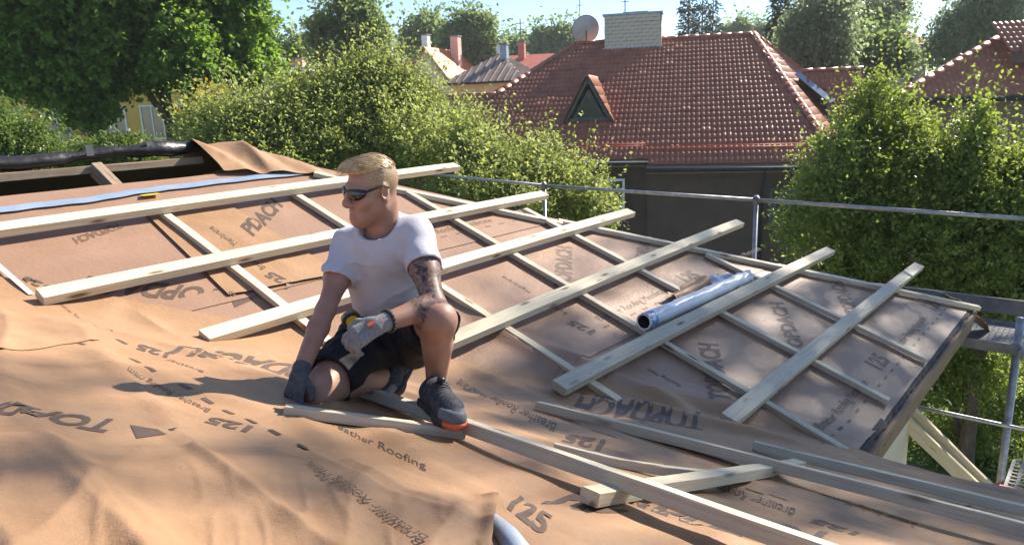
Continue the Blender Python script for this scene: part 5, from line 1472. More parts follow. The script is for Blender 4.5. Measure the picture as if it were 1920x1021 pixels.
# big bushy trees at the right
yB = 12.0
bl = blob_list([(1640, 228, 60, 48, 0.5), (1580, 320, 80, 70, 0), (1700, 335, 92, 74, 0), (1560, 430, 90, 70, -0.3), (1690, 460, 130, 90, -0.5), (1632, 180, 26, 32, 0.5), (1590, 540, 100, 70, -0.3), (1720, 560, 120, 80, -0.5), (1690, 265, 46, 42, 0.3)], yB)
tree('plum_tree', 'bushy green plum tree with a pale branch, right of the tiled roof', (1640, 500), yB, bl, M['hedge'], 0.13, seed=121, shoots=0.14, clumps=22, nsprig=8000, per=10, sl=0.30, ll=0.066, lw=0.040, sub=4, twigs=5, upb=0.2, group='bushy trees beyond the scaffold')
yB = 11.0
bl = blob_list([(1850, 365, 85, 55, 0), (1820, 440, 110, 75, 0), (1930, 430, 100, 85, 0), (1880, 540, 140, 80, 0), (1835, 250, 14, 50, 0.3), (1775, 320, 50, 45, 0.3), (1910, 330, 50, 40, 0)], yB)
tree('plum_tree', 'bushy green plum tree at the photo\'s right edge above the scaffold', (1850, 540), yB, bl, M['hedge'], 0.13, seed=122, shoots=0.14, clumps=22, nsprig=9000, per=10, sl=0.30, ll=0.066, lw=0.040, sub=4, twigs=5, upb=0.2, group='bushy trees beyond the scaffold')
bl = blob_list([(1760, 700, 110, 80, 0), (1880, 720, 110, 100, 0.6), (1700, 640, 90, 60, 0), (1800, 840, 140, 70, 0.8), (1920, 850, 100, 90, 1.0)], 11.5)
tree('lower_bush', 'dark shaded bush below the scaffold deck, beyond the eaves', (1800, 800), 11.5, bl, M['hedge'], 0.08, cat='bush', seed=123, nsprig=7000, per=9, sl=0.26, ll=0.07, lw=0.042, sub=3, twigs=4)
# far trees
def far_tree(label, spec, y, m, seed, n, ll=0.3, sl=0.7, tr=0.2, **kw):
    bl = blob_list([(q[0], q[1], q[2] * 0.85, q[3] * 0.83, q[4]) for q in spec], y)
    return tree('broadleaf_tree', label, (spec[0][0], spec[0][1]), y, bl, M[m], tr, seed=seed, nsprig=int(n * 0.85), per=8, sl=sl, ll=ll * 0.9, lw=ll * 0.62, sub=2, twigs=2, clumps=11, shoots=0.10, group='far trees', **kw)
far_tree('tall rounded dark tree above the left apple tree', [(655, 50, 55, 50, 0), (690, 70, 35, 40, 0), (620, 80, 35, 35, 0), (650, 110, 70, 40, 0)], 42, 'far_leaf', 131, 3600)
far_tree('rounded tree behind the cream gabled house', [(797, 62, 32, 30, 0), (790, 90, 40, 30, 0)], 80, 'far_leaf', 132, 2200, 0.45, 1.0)
far_tree('broad poplar-like tree right of the cream gabled house', [(880, 60, 45, 32, 0), (900, 95, 45, 40, 0), (855, 110, 35, 50, 0), (885, 130, 45, 35, 0)], 70, 'far_leaf', 133, 3600, 0.4, 0.9)
far_tree('low far tree left of the satellite dish', [(1040, 78, 32, 26, 0), (1015, 85, 22, 18, 0), (1060, 95, 30, 25, 0)], 95, 'far_leaf', 134, 1800, 0.5, 1.0)
far_tree('small far tree behind the ridge right of the conifers', [(1385, 62, 30, 14, 0), (1430, 70, 30, 14, 0)], 100, 'far_leaf', 135, 1100, 0.5, 1.0)
far_tree('low far tree behind the antenna pole', [(968, 88, 30, 16, 0), (945, 110, 30, 25, 0)], 100, 'far_leaf', 136, 1000, 0.5, 1.0)
far_tree('dim tree between the maple and the pink house', [(553, 100, 35, 22, 0), (575, 108, 25, 16, 0)], 48, 'far_leaf', 137, 900, 0.3, 0.7)
far_tree('tree filling the gap below the far birches', [(1570, 95, 40, 30, 0), (1650, 110, 60, 30, 0), (1500, 110, 40, 30, 0)], 36, 'far_leaf', 138, 2600, 0.25, 0.6)
far_tree('light birch between the conifer and the far house', [(1625, 30, 45, 50, 0), (1600, 75, 50, 45, 0), (1650, 85, 45, 45, 0), (1670, 20, 35, 40, 0)], 45, 'birch', 141, 3000, 0.22, 0.8, droop=0.5, upb=0.0)
far_tree('drooping birch right of the tiled hip', [(1530, 20, 35, 60, 0), (1555, 60, 35, 55, 0), (1500, 50, 35, 45, 0), (1570, 10, 30, 40, 0)], 34, 'birch', 142, 3000, 0.18, 0.8, droop=0.9, upb=-0.2)
far_tree('large hanging birch at the top right corner', [(1850, 20, 70, 50, 0), (1900, 50, 60, 50, 0), (1800, 50, 55, 45, 0), (1780, 85, 45, 30, 0), (1880, -40, 80, 50, 0), (1840, 75, 60, 40, 0)], 40, 'birch', 143, 4800, 0.2, 0.8, droop=0.7, upb=-0.1)
# conifers
def conifer(label, px, ytop_px, y, wpx, seed, n):
    p = at_y((px, ytop_px), y); base = np.array([p[0], p[1], GROUND]); Ht = p[2] - GROUND; R_ = wpx * y / FPX
    root = empty('conifer_tree', base, label, 'tree', 'conifers behind the tiled roof')
    MB().tube([base, base + ZU * Ht], [0.22, 0.03], 7).put('trunk', M['bark'], root)
    r = np.random.default_rng(seed); t = 1 - np.sqrt(r.random(n)) * 0.85; an_ = r.random(n) * 6.283; rr_ = R_ * (1 - t) ** 0.75 * (0.35 + 0.65 * r.random(n)) * (0.8 + 0.3 * np.sin(t * 60 + an_ * 2))
    B_ = base + np.stack([np.cos(an_) * rr_, np.sin(an_) * rr_, Ht * (t * 1.0)], 1)
    d = np.stack([np.cos(an_), np.sin(an_), -0.35 + 0 * an_], 1); nv_ = 6
    P = (B_[:, None, :] + d[:, None, :] * (r.random((n, nv_)) * 0.5)[..., None] + r.normal(0, 0.10, (n, nv_, 3))).reshape(-1, 3)
    ld = np.repeat(d, nv_, 0) + r.normal(0, 0.5, (len(P), 3)); ld /= np.linalg.norm(ld, axis=1, keepdims=True)
    s = np.cross(ld, r.normal(size=(len(P), 3))); s /= np.linalg.norm(s, axis=1, keepdims=True)
    V = np.stack([P, P + ld * 0.16 + s * 0.05, P + ld * 0.36, P + ld * 0.16 - s * 0.05], 1).reshape(-1, 3)
    o = add('crown', V, np.arange(len(V)).reshape(-1, 4), M['spruce'], root)
    at = o.data.attributes.new('tint', 'FLOAT', 'POINT'); at.data.foreach_set('value', np.repeat(r.random(len(P)), 4).astype(np.float32))
conifer('dark columnar conifer nearest the brick chimney', 1292, -40, 60, 26, 151, 1600)
conifer('dark conifer in the middle of the group behind the tiled ridge', 1318, -25, 62, 24, 152, 1500)
conifer('dark narrow conifer rightmost behind the tiled ridge', 1338, -10, 60, 20, 153, 1300)
conifer('tall dark spruce behind the drooping birch', 1478, -60, 44, 60, 154, 3200)
conifer('pointed dark conifer rising at the right side of the maple', 505, 12, 60, 18, 155, 900)
# trees standing beyond the right edge of the picture; they throw the dappled shade
def shade_tree(label, spots, seed, n, tr=0.2):
    bl = [((*(np.array(p) + SUN * t),), (rr_, rr_, rr_ * 0.8)) for p, t, rr_ in spots]
    m_ = np.mean([b[0] for b in bl], 0); base = np.array([m_[0], m_[1], GROUND])
    root = empty('lime_tree', base, label, 'tree', 'lime trees beyond the picture')
    limbs(root, base, tr, np.array([m_[0], m_[1], m_[2] * 0.3]), bl, seed, 3, 3)
    crown_obj(bl, M['maple'], root, seed=seed, nsprig=n, per=8, sl=0.5, ll=0.16, lw=0.12, clumps=22)
shade_tree('lime tree standing off beside the scaffold corner, shading the lower planks', [((3.3, 5.0, -1.6), 24.0, 2.5), ((1.9, 5.2, -1.2), 25, 1.7), ((2.2, 3.9, -1.5), 24, 1.6)], 201, 640)
shade_tree('lime tree standing off beside the garden, shading the near battens', [((1.7, 2.2, -1.4), 22.0, 1.2), ((0.9, 3.3, -1.3), 22.5, 0.9)], 202, 230, 0.14)
shade_tree('lime tree standing off behind the photographer, shading the foreground fold', [(tuple(onN(p)), 27.0 + 0.4 * q, rr_) for q, (p, rr_) in enumerate((((60, 720), 0.34), ((250, 870), 0.30), ((420, 850), 0.26), ((620, 850), 0.24), ((770, 1000), 0.24), ((110, 960), 0.26)))], 203, 30, 0.10)

# ------------------------------------------------------------------ the worker: smooth-blended distance fields turned into meshes
class Field:
    def __init__(s, lo, hi, h):
        s.lo = np.array(lo, float); s.h = h
        s.n = np.ceil((np.array(hi) - s.lo) / h).astype(int) + 1
        s.f = np.full(s.n, 0.2, np.float32)
    def sub(s, lo, hi):
        i0 = np.maximum(np.floor((np.asarray(lo) - s.lo) / s.h).astype(int), 0); i1 = np.minimum(np.ceil((np.asarray(hi) - s.lo) / s.h).astype(int) + 1, s.n)
        if (i1 <= i0).any(): return None, None
        g = [s.lo[k] + s.h * np.arange(i0[k], i1[k]) for k in range(3)]
        P = np.stack(np.meshgrid(*g, indexing='ij'), -1).astype(np.float32)
        return tuple(slice(a, b) for a, b in zip(i0, i1)), P
    def blend(s, sl, d, k, op='add'):
        a = s.f[sl]
        if op == 'add':
            if k > 0:
                h = np.maximum(k - np.abs(a - d), 0) / k; s.f[sl] = np.minimum(a, d) - h * h * k * 0.25
            else: s.f[sl] = np.minimum(a, d)
        elif op == 'cut':
            d = -d
            if k > 0:
                h = np.maximum(k - np.abs(a - d), 0) / k; s.f[sl] = np.maximum(a, d) + h * h * k * 0.25
            else: s.f[sl] = np.maximum(a, d)
    def cap(s, a, b, ra, rb, k=0.02, op='add', squash=None):
        """tapered capsule; squash=(axis, factor) flattens it along an axis"""
        a = np.asarray(a, float); b = np.asarray(b, float); m = max(ra, rb) * (1 if squash is None else max(1, squash[1])) + k + 3 * s.h
        sl, P = s.sub(np.minimum(a, b) - m, np.maximum(a, b) + m)
        if sl is None: return s
        ba = b - a; pa = P - a; L2 = max(ba @ ba, 1e-9)
        t = np.clip(pa @ ba / L2, 0, 1); q = pa - t[..., None] * ba
        if squash is not None:
            ax = nrm(squash[0]); c = q @ ax; q = q - c[..., None] * ax * (1 - 1 / squash[1])
        d = np.sqrt((q * q).sum(-1)) - (ra + (rb - ra) * t)
        s.blend(sl, d, k, op); return s
    def ell(s, c, ax, r, k=0.02, op='add'):
        """ellipsoid: centre, 3 axes (rows), radii"""
        c = np.asarray(c, float); ax = np.asarray(ax, float); r = np.asarray(r, float); m = r.max() + k + 3 * s.h
        sl, P = s.sub(c - m, c + m)
        if sl is None: return s
        q = (P - c) @ ax.T / r; l = np.sqrt((q * q).sum(-1)) + 1e-6; g = np.sqrt(((q / r) ** 2).sum(-1)) + 1e-6
        s.blend(sl, l * (l - 1) / g, k, op); return s
    def half(s, p, n, k=0.0, region=None):
        """cut away everything on the side n points to, inside region=(centre, radius)"""
        p = np.asarray(p, float); n = nrm(n); c, rad = region
        sl, P = s.sub(np.asarray(c) - rad, np.asarray(c) + rad)
        if sl is None: return s
        d = (p - P) @ n * 1.0
        dr = np.sqrt(((P - c) ** 2).sum(-1)) - rad
        s.blend(sl, np.maximum(d, dr), k, 'cut'); return s
    def wrinkle(s, fn):
        g = [s.lo[k] + s.h * np.arange(s.n[k]) for k in range(3)]
        P = np.stack(np.meshgrid(*g, indexing='ij'), -1).astype(np.float32)
        m = np.abs(s.f) < 0.03
        s.f[m] += fn(P[m]); return s
    def mesh(s):
        f = s.f; nx, ny, nz_ = f.shape; S_ = f < 0
        cnt = np.zeros((nx - 1, ny - 1, nz_ - 1), np.int8)
        for i in (0, 1):
            for j in (0, 1):
                for k in (0, 1): cnt += S_[i:nx - 1 + i, j:ny - 1 + j, k:nz_ - 1 + k]
        act = (cnt > 0) & (cnt < 8); I = np.argwhere(act)
        idx = np.full(act.shape, -1, np.int64); idx[act] = np.arange(len(I))
        pos = np.zeros((len(I), 3)); num = np.zeros(len(I))
        cor = [(i, j, k) for i in (0, 1) for j in (0, 1) for k in (0, 1)]
        for p in cor:
            for ax in range(3):
                if p[ax]: continue
                q = list(p); q[ax] = 1; q = tuple(q)
                fp = f[I[:, 0] + p[0], I[:, 1] + p[1], I[:, 2] + p[2]]; fq = f[I[:, 0] + q[0], I[:, 1] + q[1], I[:, 2] + q[2]]
                m = (fp < 0) != (fq < 0); t = np.where(m, fp / np.where(m, fp - fq, 1), 0)
                c = np.array(p, float)[None] + 0 * pos; c[:, ax] = t
                pos[m] += c[m]; num[m] += 1
        V = s.lo + s.h * (I + pos / num[:, None]); F = []
        for ax in range(3):
            u, v = [(1, 2), (2, 0), (0, 1)][ax]
            sl0 = [slice(None)] * 3; sl1 = [slice(None)] * 3
            sl0[ax] = slice(0, -1); sl1[ax] = slice(1, None)
            ch = S_[tuple(sl0)] != S_[tuple(sl1)]
            E_ = np.argwhere(ch); ok = (E_[:, u] > 0) & (E_[:, v] > 0) & (E_[:, u] < f.shape[u] - 1) & (E_[:, v] < f.shape[v] - 1); E_ = E_[ok]
            ins = S_[E_[:, 0], E_[:, 1], E_[:, 2]]
            def cell(du, dv):
                c = E_.copy(); c[:, u] += du; c[:, v] += dv; return idx[c[:, 0], c[:, 1], c[:, 2]]
            q = np.stack([cell(-1, -1), cell(0, -1), cell(0, 0), cell(-1, 0)], 1)
            q[~ins] = q[~ins][:, ::-1]; F.append(q)
        F = np.concatenate(F); F = F[(F >= 0).all(1)]
        return V, F

PS = 1.05
J = {k: at_d(v[:2], v[2] * PS) for k, v in dict(
    head=(697, 354, 2.40), neck=(718, 432, 2.47), pel=(738, 618, 2.64),
    shL=(780, 440, 2.43), elL=(814, 572, 2.25), wrL=(712, 607, 2.14), haL=(664, 626, 2.12),
    shR=(657, 462, 2.54), elR=(610, 582, 2.43), wrR=(562, 700, 2.31), haR=(546, 742, 2.28),
    hipL=(776, 625, 2.62), knL=(822, 600, 2.21), anL=(818, 730, 2.40), heL=(801, 754, 2.31), toL=(859, 803, 2.09),
    hipR=(698, 632, 2.64), knR=(597, 732, 2.34), anR=(752, 702, 2.66), heR=(771, 690, 2.70), toR=(722, 752, 2.56)).items()}
vw = lambda p: nrm(-p)       # towards the camera
BODY = empty('person', AB(*to_ab(J['toL']), float(surf(*to_ab(J['toL'])))), 'man in white t-shirt and dark shorts crouching on the membrane, one gloved hand down', 'person')

def skin_mat():
    m, nt, b = new_mat('tanned_skin'); L = nt.links.new
    mp = coords(nt); n = N(nt, 'ShaderNodeTexNoise', Scale=18.0, Detail=4.0); L(mp.outputs[0], n.inputs['Vector'])
    r = ramp(nt, n.outputs['Fac'], [(0.35, (0.30, 0.162, 0.115)), (0.65, (0.37, 0.208, 0.152))])
    def attr(nm): a = nt.nodes.new('ShaderNodeAttribute'); a.attribute_name = nm; return a.outputs['Fac']
    # tattoo sleeve
    n2 = N(nt, 'ShaderNodeTexNoise', Scale=34.0, Detail=3.0, Roughness=0.55, Distortion=1.6); L(mp.outputs[0], n2.inputs['Vector'])
    r2 = ramp(nt, n2.outputs['Fac'], [(0.44, (1, 1, 1)), (0.50, (0.25, 0.25, 0.25)), (0.58, (0.85, 0.85, 0.85)), (0.64, (0.1, 0.1, 0.1))])
    mu = N(nt, 'ShaderNodeMath', operation='MULTIPLY'); L(r2.outputs['Color'], mu.inputs[0]); L(attr('tattoo'), mu.inputs[1])
    mx = N(nt, 'ShaderNodeMixRGB'); mx.inputs['Color2'].default_value = (0.035, 0.035, 0.042, 1); L(mu.outputs[0], mx.inputs['Fac']); L(r.outputs['Color'], mx.inputs['Color1'])
    mx2 = N(nt, 'ShaderNodeMixRGB'); mx2.inputs['Color2'].default_value = (0.36, 0.13, 0.11, 1); L(attr('lips'), mx2.inputs['Fac']); L(mx.outputs['Color'], mx2.inputs['Color1'])
    # cropped hair at the sides
    n3 = N(nt, 'ShaderNodeTexNoise', Scale=240.0, Detail=2.0); L(mp.outputs[0], n3.inputs['Vector'])
    r3 = ramp(nt, n3.outputs['Fac'], [(0.35, (0.23, 0.15, 0.085)), (0.65, (0.44, 0.32, 0.19))])
    mx3 = N(nt, 'ShaderNodeMixRGB'); L(attr('crop'), mx3.inputs['Fac']); L(mx2.outputs['Color'], mx3.inputs['Color1']); L(r3.outputs['Color'], mx3.inputs['Color2'])
    L(mx3.outputs['Color'], b.inputs['Base Color'])
    b.inputs['Roughness'].default_value = 0.5; b.inputs['Specular IOR Level'].default_value = 0.4
    b.inputs['Subsurface Weight'].default_value = 0.12; b.inputs['Subsurface Radius'].default_value = (0.02, 0.008, 0.004); b.inputs['Subsurface Scale'].default_value = 0.5
    bp = N(nt, 'ShaderNodeBump', Strength=0.08, Distance=0.002); L(n3.outputs['Fac'], bp.inputs['Height']); L(bp.outputs['Normal'], b.inputs['Normal'])
    return m
M['skin'] = skin_mat()
M['shirt'] = mat_noise('white_cotton', (0.47, 0.47, 0.52), (0.53, 0.53, 0.58), 12, 0.9, bump=0.12, bscale=60, spec=0.2)
M['shorts'] = mat_noise('black_cotton', (0.012, 0.013, 0.017), (0.022, 0.023, 0.029), 14, 0.85, bump=0.3, bscale=50, spec=0.25)
M['shoe'] = mat_noise('dark_shoe_mesh', (0.022, 0.025, 0.034), (0.055, 0.06, 0.075), 60, 0.75, bump=0.4, bscale=160)
M['shoe_grey'] = mat_noise('shoe_toe_cap', (0.10, 0.105, 0.12), (0.16, 0.165, 0.18), 30, 0.6)
M['orange'] = mat_noise('orange_rubber', (0.66, 0.11, 0.04), (0.74, 0.15, 0.06), 20, 0.5)
M['glove'] = mat_noise('grey_knit_glove', (0.17, 0.175, 0.19), (0.26, 0.265, 0.28), 70, 0.85, bump=0.4, bscale=220)
M['glove_dark'] = mat_noise('dark_grey_glove', (0.06, 0.062, 0.072), (0.10, 0.104, 0.115), 70, 0.85, bump=0.4, bscale=220)
M['hair'] = mat_noise('blond_hair', (0.36, 0.25, 0.13), (0.68, 0.53, 0.33), 26, 0.42, stretch=(1, 1, 1), spec=0.5)
M['lens'] = mat_noise('black_lens', (0.006, 0.007, 0.008), (0.012, 0.013, 0.015), 4, 0.08, spec=0.8)
M['frame'] = mat_noise('black_plastic', (0.012, 0.012, 0.014), (0.02, 0.02, 0.022), 9, 0.3)

# head frame: x to his left, y forward, z up
HC = J['head']
hfw = nrm(np.array([-0.77, -0.63, -0.12])); hup = nrm(np.array([-0.02, -0.10, 1.0]) - hfw * (np.array([-0.02, -0.10, 1.0]) @ hfw)); hlf = np.cross(hup, hfw) * -1.0
hlf = np.cross(hfw, hup) * -1.0
# his left is at the camera's right
if hlf @ np.array([1.0, 0, 0]) < 0: hlf = -hlf
HS = 0.90
def hd(x, y, z): return HC + HS * (hlf * x + hfw * y + hup * z)
HA = np.stack([hlf, hfw, hup])

fb = Field((-1.0, 1.75, -1.20), (0.05, 3.15, 0.02), 0.0062)
def limb(a, b, ra, rb, k=0.025, mid=None): fb.cap(a, b, ra, rb, k)
# torso core (under the shirt)
fb.cap(J['neck'] * 0.8 + J['pel'] * 0.2, J['pel'], 0.07, 0.08, 0.03)
fb.cap(J['shL'] * 0.8 + J['shR'] * 0.2, J['shR'] * 0.8 + J['shL'] * 0.2, 0.045, 0.045, 0.03)
# arms
for s in 'LR':
    sh, el, wr = J['sh' + s], J['el' + s], J['wr' + s]
    q = 0.95 if s == 'L' else 0.82
    fb.cap(sh, sh * 0.5 + el * 0.5, 0.052 * q, 0.049 * q, 0.03); fb.cap(sh * 0.5 + el * 0.5, el, 0.049 * q, 0.038 * q, 0.02)
    fb.cap(sh * 0.62 + el * 0.38 + ZU * 0.006, sh * 0.40 + el * 0.60 + ZU * 0.006, 0.045 * q, 0.042 * q, 0.02)
    fm = el * 0.72 + wr * 0.28
    fb.cap(el, fm, 0.039 * q, 0.041 * q, 0.02); fb.cap(fm, wr, 0.041 * q, 0.026, 0.02)
# legs
for s in 'LR':
    hp, kn, an_ = J['hip' + s], J['kn' + s], J['an' + s]
    md = hp * 0.45 + kn * 0.55
    fb.cap(hp, md, 0.090, 0.078, 0.03); fb.cap(md, kn, 0.078, 0.056, 0.025)
    fb.cap(kn, kn, 0.056, 0.056, 0.02)
    cm = kn * 0.66 + an_ * 0.34
    ax = nrm(an_ - kn); bkd = nrm((hp - kn) - ax * ((hp - kn) @ ax))
    fb.cap(kn, cm, 0.048, 0.045, 0.02); fb.cap(cm, an_, 0.045, 0.033, 0.02)
    fb.cap(kn * 0.82 + an_ * 0.18 + bkd * 0.014, kn * 0.5 + an_ * 0.5 + bkd * 0.014, 0.038, 0.035, 0.03)
    fb.cap(kn - bkd * 0.012 - ax * 0.01, kn - bkd * 0.012 + ax * 0.03, 0.046, 0.043, 0.015)
# neck
fb.cap(hd(0, -0.035, -0.06), J['neck'] - ZU * 0.04, 0.051, 0.062, 0.03)
fb.cap(J['neck'] - ZU * 0.03, J['shL'], 0.042, 0.04, 0.03); fb.cap(J['neck'] - ZU * 0.03, J['shR'], 0.042, 0.04, 0.03)
Vb, Fb = fb.mesh()

fh = Field(HC - 0.20, HC + 0.20, 0.0031)
fh.ell(hd(0, -0.014, 0.034), HA, np.array((0.076, 0.097, 0.088)) * HS, 0.02)
fh.ell(hd(0, 0.026, -0.040), HA, np.array((0.058, 0.066, 0.082)) * HS, 0.03)
fh.cap(hd(0, 0.072, -0.098), hd(0, 0.070, -0.104), 0.024, 0.022, 0.025)
for s in (-1, 1):
    fh.cap(hd(0.053 * s, 0.000, -0.060), hd(0.018 * s, 0.068, -0.102), 0.020, 0.020, 0.03)
    fh.cap(hd(0.047 * s, 0.058, -0.026), hd(0.040 * s, 0.068, -0.034), 0.021, 0.020, 0.02)
    fh.cap(hd(0.010 * s, 0.084, 0.020), hd(0.046 * s, 0.066, 0.020), 0.014, 0.012, 0.016)
    fh.ell(hd(0.031 * s, 0.092, -0.002), HA, (0.018, 0.012, 0.012), 0.010, 'cut')
    fh.cap(hd(0.011 * s, 0.100, -0.038), hd(0.010 * s, 0.101, -0.036), 0.0095, 0.0095, 0.008)
    # ear
    ex_ = nrm(hlf * s * 0.86 - hfw * 0.5); e2 = nrm(np.cross(hup, ex_)); EA = np.stack([ex_, e2, np.cross(ex_, e2)])
    fh.ell(hd(0.078 * s, -0.010, -0.006), EA, (0.0085, 0.021, 0.033), 0.008)
    fh.ell(hd(0.086 * s, -0.004, -0.002), EA, (0.007, 0.012, 0.020), 0.006, 'cut')
    fh.cap(hd(0.074 * s, -0.004, -0.036), hd(0.074 * s, -0.006, -0.030), 0.008, 0.009, 0.008)
fh.cap(hd(0, 0.090, 0.012), hd(0, 0.113, -0.028), 0.0085, 0.0125, 0.010)
fh.cap(hd(0, 0.112, -0.032), hd(0, 0.106, -0.036), 0.0125, 0.012, 0.008)
fh.cap(hd(-0.018, 0.086, -0.066), hd(0.018, 0.086, -0.066), 0.0075, 0.0075, 0.008); fh.cap(hd(-0.010, 0.092, -0.0645), hd(0.010, 0.092, -0.0645), 0.0070, 0.0070, 0.007)
fh.cap(hd(-0.014, 0.087, -0.0805), hd(0.014, 0.087, -0.0805), 0.0082, 0.0082, 0.008)
fh.cap(hd(-0.025, 0.100, -0.0730), hd(0.025, 0.100, -0.0730), 0.0026, 0.0026, 0.003, 'cut')
fh.cap(hd(0, -0.035, -0.06), J['neck'] - ZU * 0.04, 0.0515, 0.0625, 0.03)
Vh, Fh = fh.mesh()
# join the detailed head to the coarser body at the neck: both carry the same neck column, the seam lies inside it
keep_b = (Vb - HC) @ hup < -0.115
near_ = np.linalg.norm(Vb - HC, axis=1) < 0.2
okb = keep_b | ~near_
Fb = Fb[okb[Fb].all(1)]
kh_ = (Vh - HC) @ hup > -0.140
lim = np.abs(Vh - HC).max(1) < 0.193
Fh = Fh[(kh_ & lim)[Fh].all(1)]
V = np.concatenate([Vb, Vh]); F = np.concatenate([Fb, Fh + len(Vb)])
used = np.unique(F); mp_ = np.full(len(V), -1); mp_[used] = np.arange(len(used)); V = V[used]; F = mp_[F]
bo = add('body', V, F, M['skin'], BODY, smooth=True)
def seg_d(P, a, b):
    ba = b - a; t = np.clip((P - a) @ ba / (ba @ ba), 0, 1); return np.linalg.norm(P - a - t[:, None] * ba, axis=1), t
d1, t1_ = seg_d(V, J['shL'], J['elL']); d2, t2_ = seg_d(V, J['elL'], J['wrL'])
tat = np.maximum((d1 < 0.075) * 1.0, (d2 < 0.06) * smst(-t2_, -0.62, -0.30))
lq = (V - HC) @ HA.T
lips = ((np.abs(lq[:, 0]) < 0.022) & (lq[:, 1] > 0.080) & (np.abs(lq[:, 2] + 0.0725) < 0.0125)) * 0.8
hl_ = 0.018 + 0.55 * np.clip(lq[:, 1] - 0.0, 0, 1) + 0.0 * lq[:, 0]
crop = smst(lq[:, 2], -0.045, 0.025) * smst(-lq[:, 1], -0.058, -0.030) * (np.abs(lq).max(1) < 0.16)
earm = (np.abs(lq[:, 0]) > 0.0735) & (lq[:, 2] < 0.030) & (np.abs(lq[:, 1] + 0.008) < 0.030)
crop = np.where(earm, 0, crop) * 0.80
for nm, val in (('tattoo', tat), ('lips', lips), ('crop', crop)):
    at = bo.data.attributes.new(nm, 'FLOAT', 'POINT'); at.data.foreach_set('value', val.astype(np.float32))

# hair on top: swept volume plus strands
fr = Field(HC - 0.17, HC + 0.19, 0.0035)
fr.ell(hd(0.0, -0.010, 0.050), HA, np.array((0.0675, 0.090, 0.069)), 0.02)
fr.ell(hd(-0.014, 0.040, 0.094), HA, np.array((0.052, 0.048, 0.018)), 0.03)
fr.cap(hd(-0.045, 0.072, 0.080), hd(0.036, 0.068, 0.088), 0.018, 0.016, 0.02)
fr.half(hd(0, 0.075, 0.074), -hup + hfw * 0.10, 0.006, (HC, 0.3))
fr.half(hd(0.052, 0, 0.066), hlf * 0.8 - hup * 0.75, 0.008, (HC, 0.3)); fr.half(hd(-0.060, 0, 0.060), -hlf * 0.8 - hup * 0.75, 0.008, (HC, 0.3))
fr.half(hd(0, -0.085, 0.070), -hfw * 0.8 - hup * 0.75, 0.01, (HC, 0.3))
fr.wrinkle(lambda P: 0.0006 * np.sin(((P - HC) @ hlf) * 420 + ((P - HC) @ hfw) * 330 + 1.5 * np.sin((P - HC) @ hfw * 30)) + 0.0004 * np.sin(((P - HC) @ hlf) * 760 + ((P - HC) @ hfw) * 190))
Vr, Fr = fr.mesh(); hair = add('hair', Vr, Fr, M['hair'], BODY, smooth=True)
g = MB(); r = np.random.default_rng(61)
top_v = Vr[((Vr - HC) @ hup) > 0.075]
for k in range(1300):
    p = top_v[r.integers(len(top_v))]; d = nrm(hfw * 0.75 - hlf * 0.55 + r.normal(0, 0.16, 3)); out = nrm(p - hd(0, -0.01, 0.03))
    d = nrm(d - out * (d @ out) * 0.9); L = r.uniform(0.02, 0.05)
    g.tube([p - d * L * 0.4 - out * 0.003, p + out * 0.0018, p + d * L * 0.6 + out * r.uniform(-0.004, 0.003)], [0.0007, 0.0010, 0.0002], 3, cap=False)
g.put('strands', M['hair'], hair, smooth=True)

# sunglasses
sg = empty('sunglasses', hd(0, 0.1, 0), None); sg.parent = BODY; sg.location = tuple(hd(0, 0.1, 0) - wloc(BODY))
def shield(th, z): # wrap surface around the brow
    R_ = 0.090; return hd(R_ * math.sin(th) * 0.97, 0.016 + R_ * math.cos(th) * 1.0 + (0.004 if abs(th) < 0.1 else 0.0), z)
for s in (-1, 1):
    nu, nv = 14, 7; V_ = []; F_ = []
    for i in range(nu + 1):
        u = i / nu; th = s * (0.10 + 0.98 * u)
        ztop = 0.016 + 0.005 * math.sin(math.pi * u) - 0.004 * u; zbot = 0.012 - 0.033 * (math.sin(math.pi * min(1, 0.12 + u * 0.88)) ** 0.6) * (1 - 0.25 * u)
        for j in range(nv + 1): V_.append(shield(th, ztop + (zbot - ztop) * j / nv) + (hfw * math.cos(th) + hlf * math.sin(th)) * 0.004 * math.sin(math.pi * j / nv))
    for i in range(nu):
        for j in range(nv):
            q = (i * (nv + 1) + j, (i + 1) * (nv + 1) + j, (i + 1) * (nv + 1) + j + 1, i * (nv + 1) + j + 1); F_.append(q if s > 0 else q[::-1])
    add('lens', np.array(V_), F_, M['lens'], sg, smooth=True)
    MB().tube([shield(s * t, 0.018 + 0.005 * math.sin(math.pi * (t - 0.05) / 1.05) - 0.003 * t) for t in np.linspace(0.0, 1.12, 12)], 0.0032, 6).put('frame', M['frame'], sg, smooth=True)
    MB().tube([shield(s * 1.08, 0.014), hd(0.080 * s, 0.030, 0.018), hd(0.082 * s, -0.005, 0.022), hd(0.078 * s, -0.030, 0.008)], [0.0045, 0.0036, 0.003, 0.003], 6).put('temple', M['frame'], sg, smooth=True)

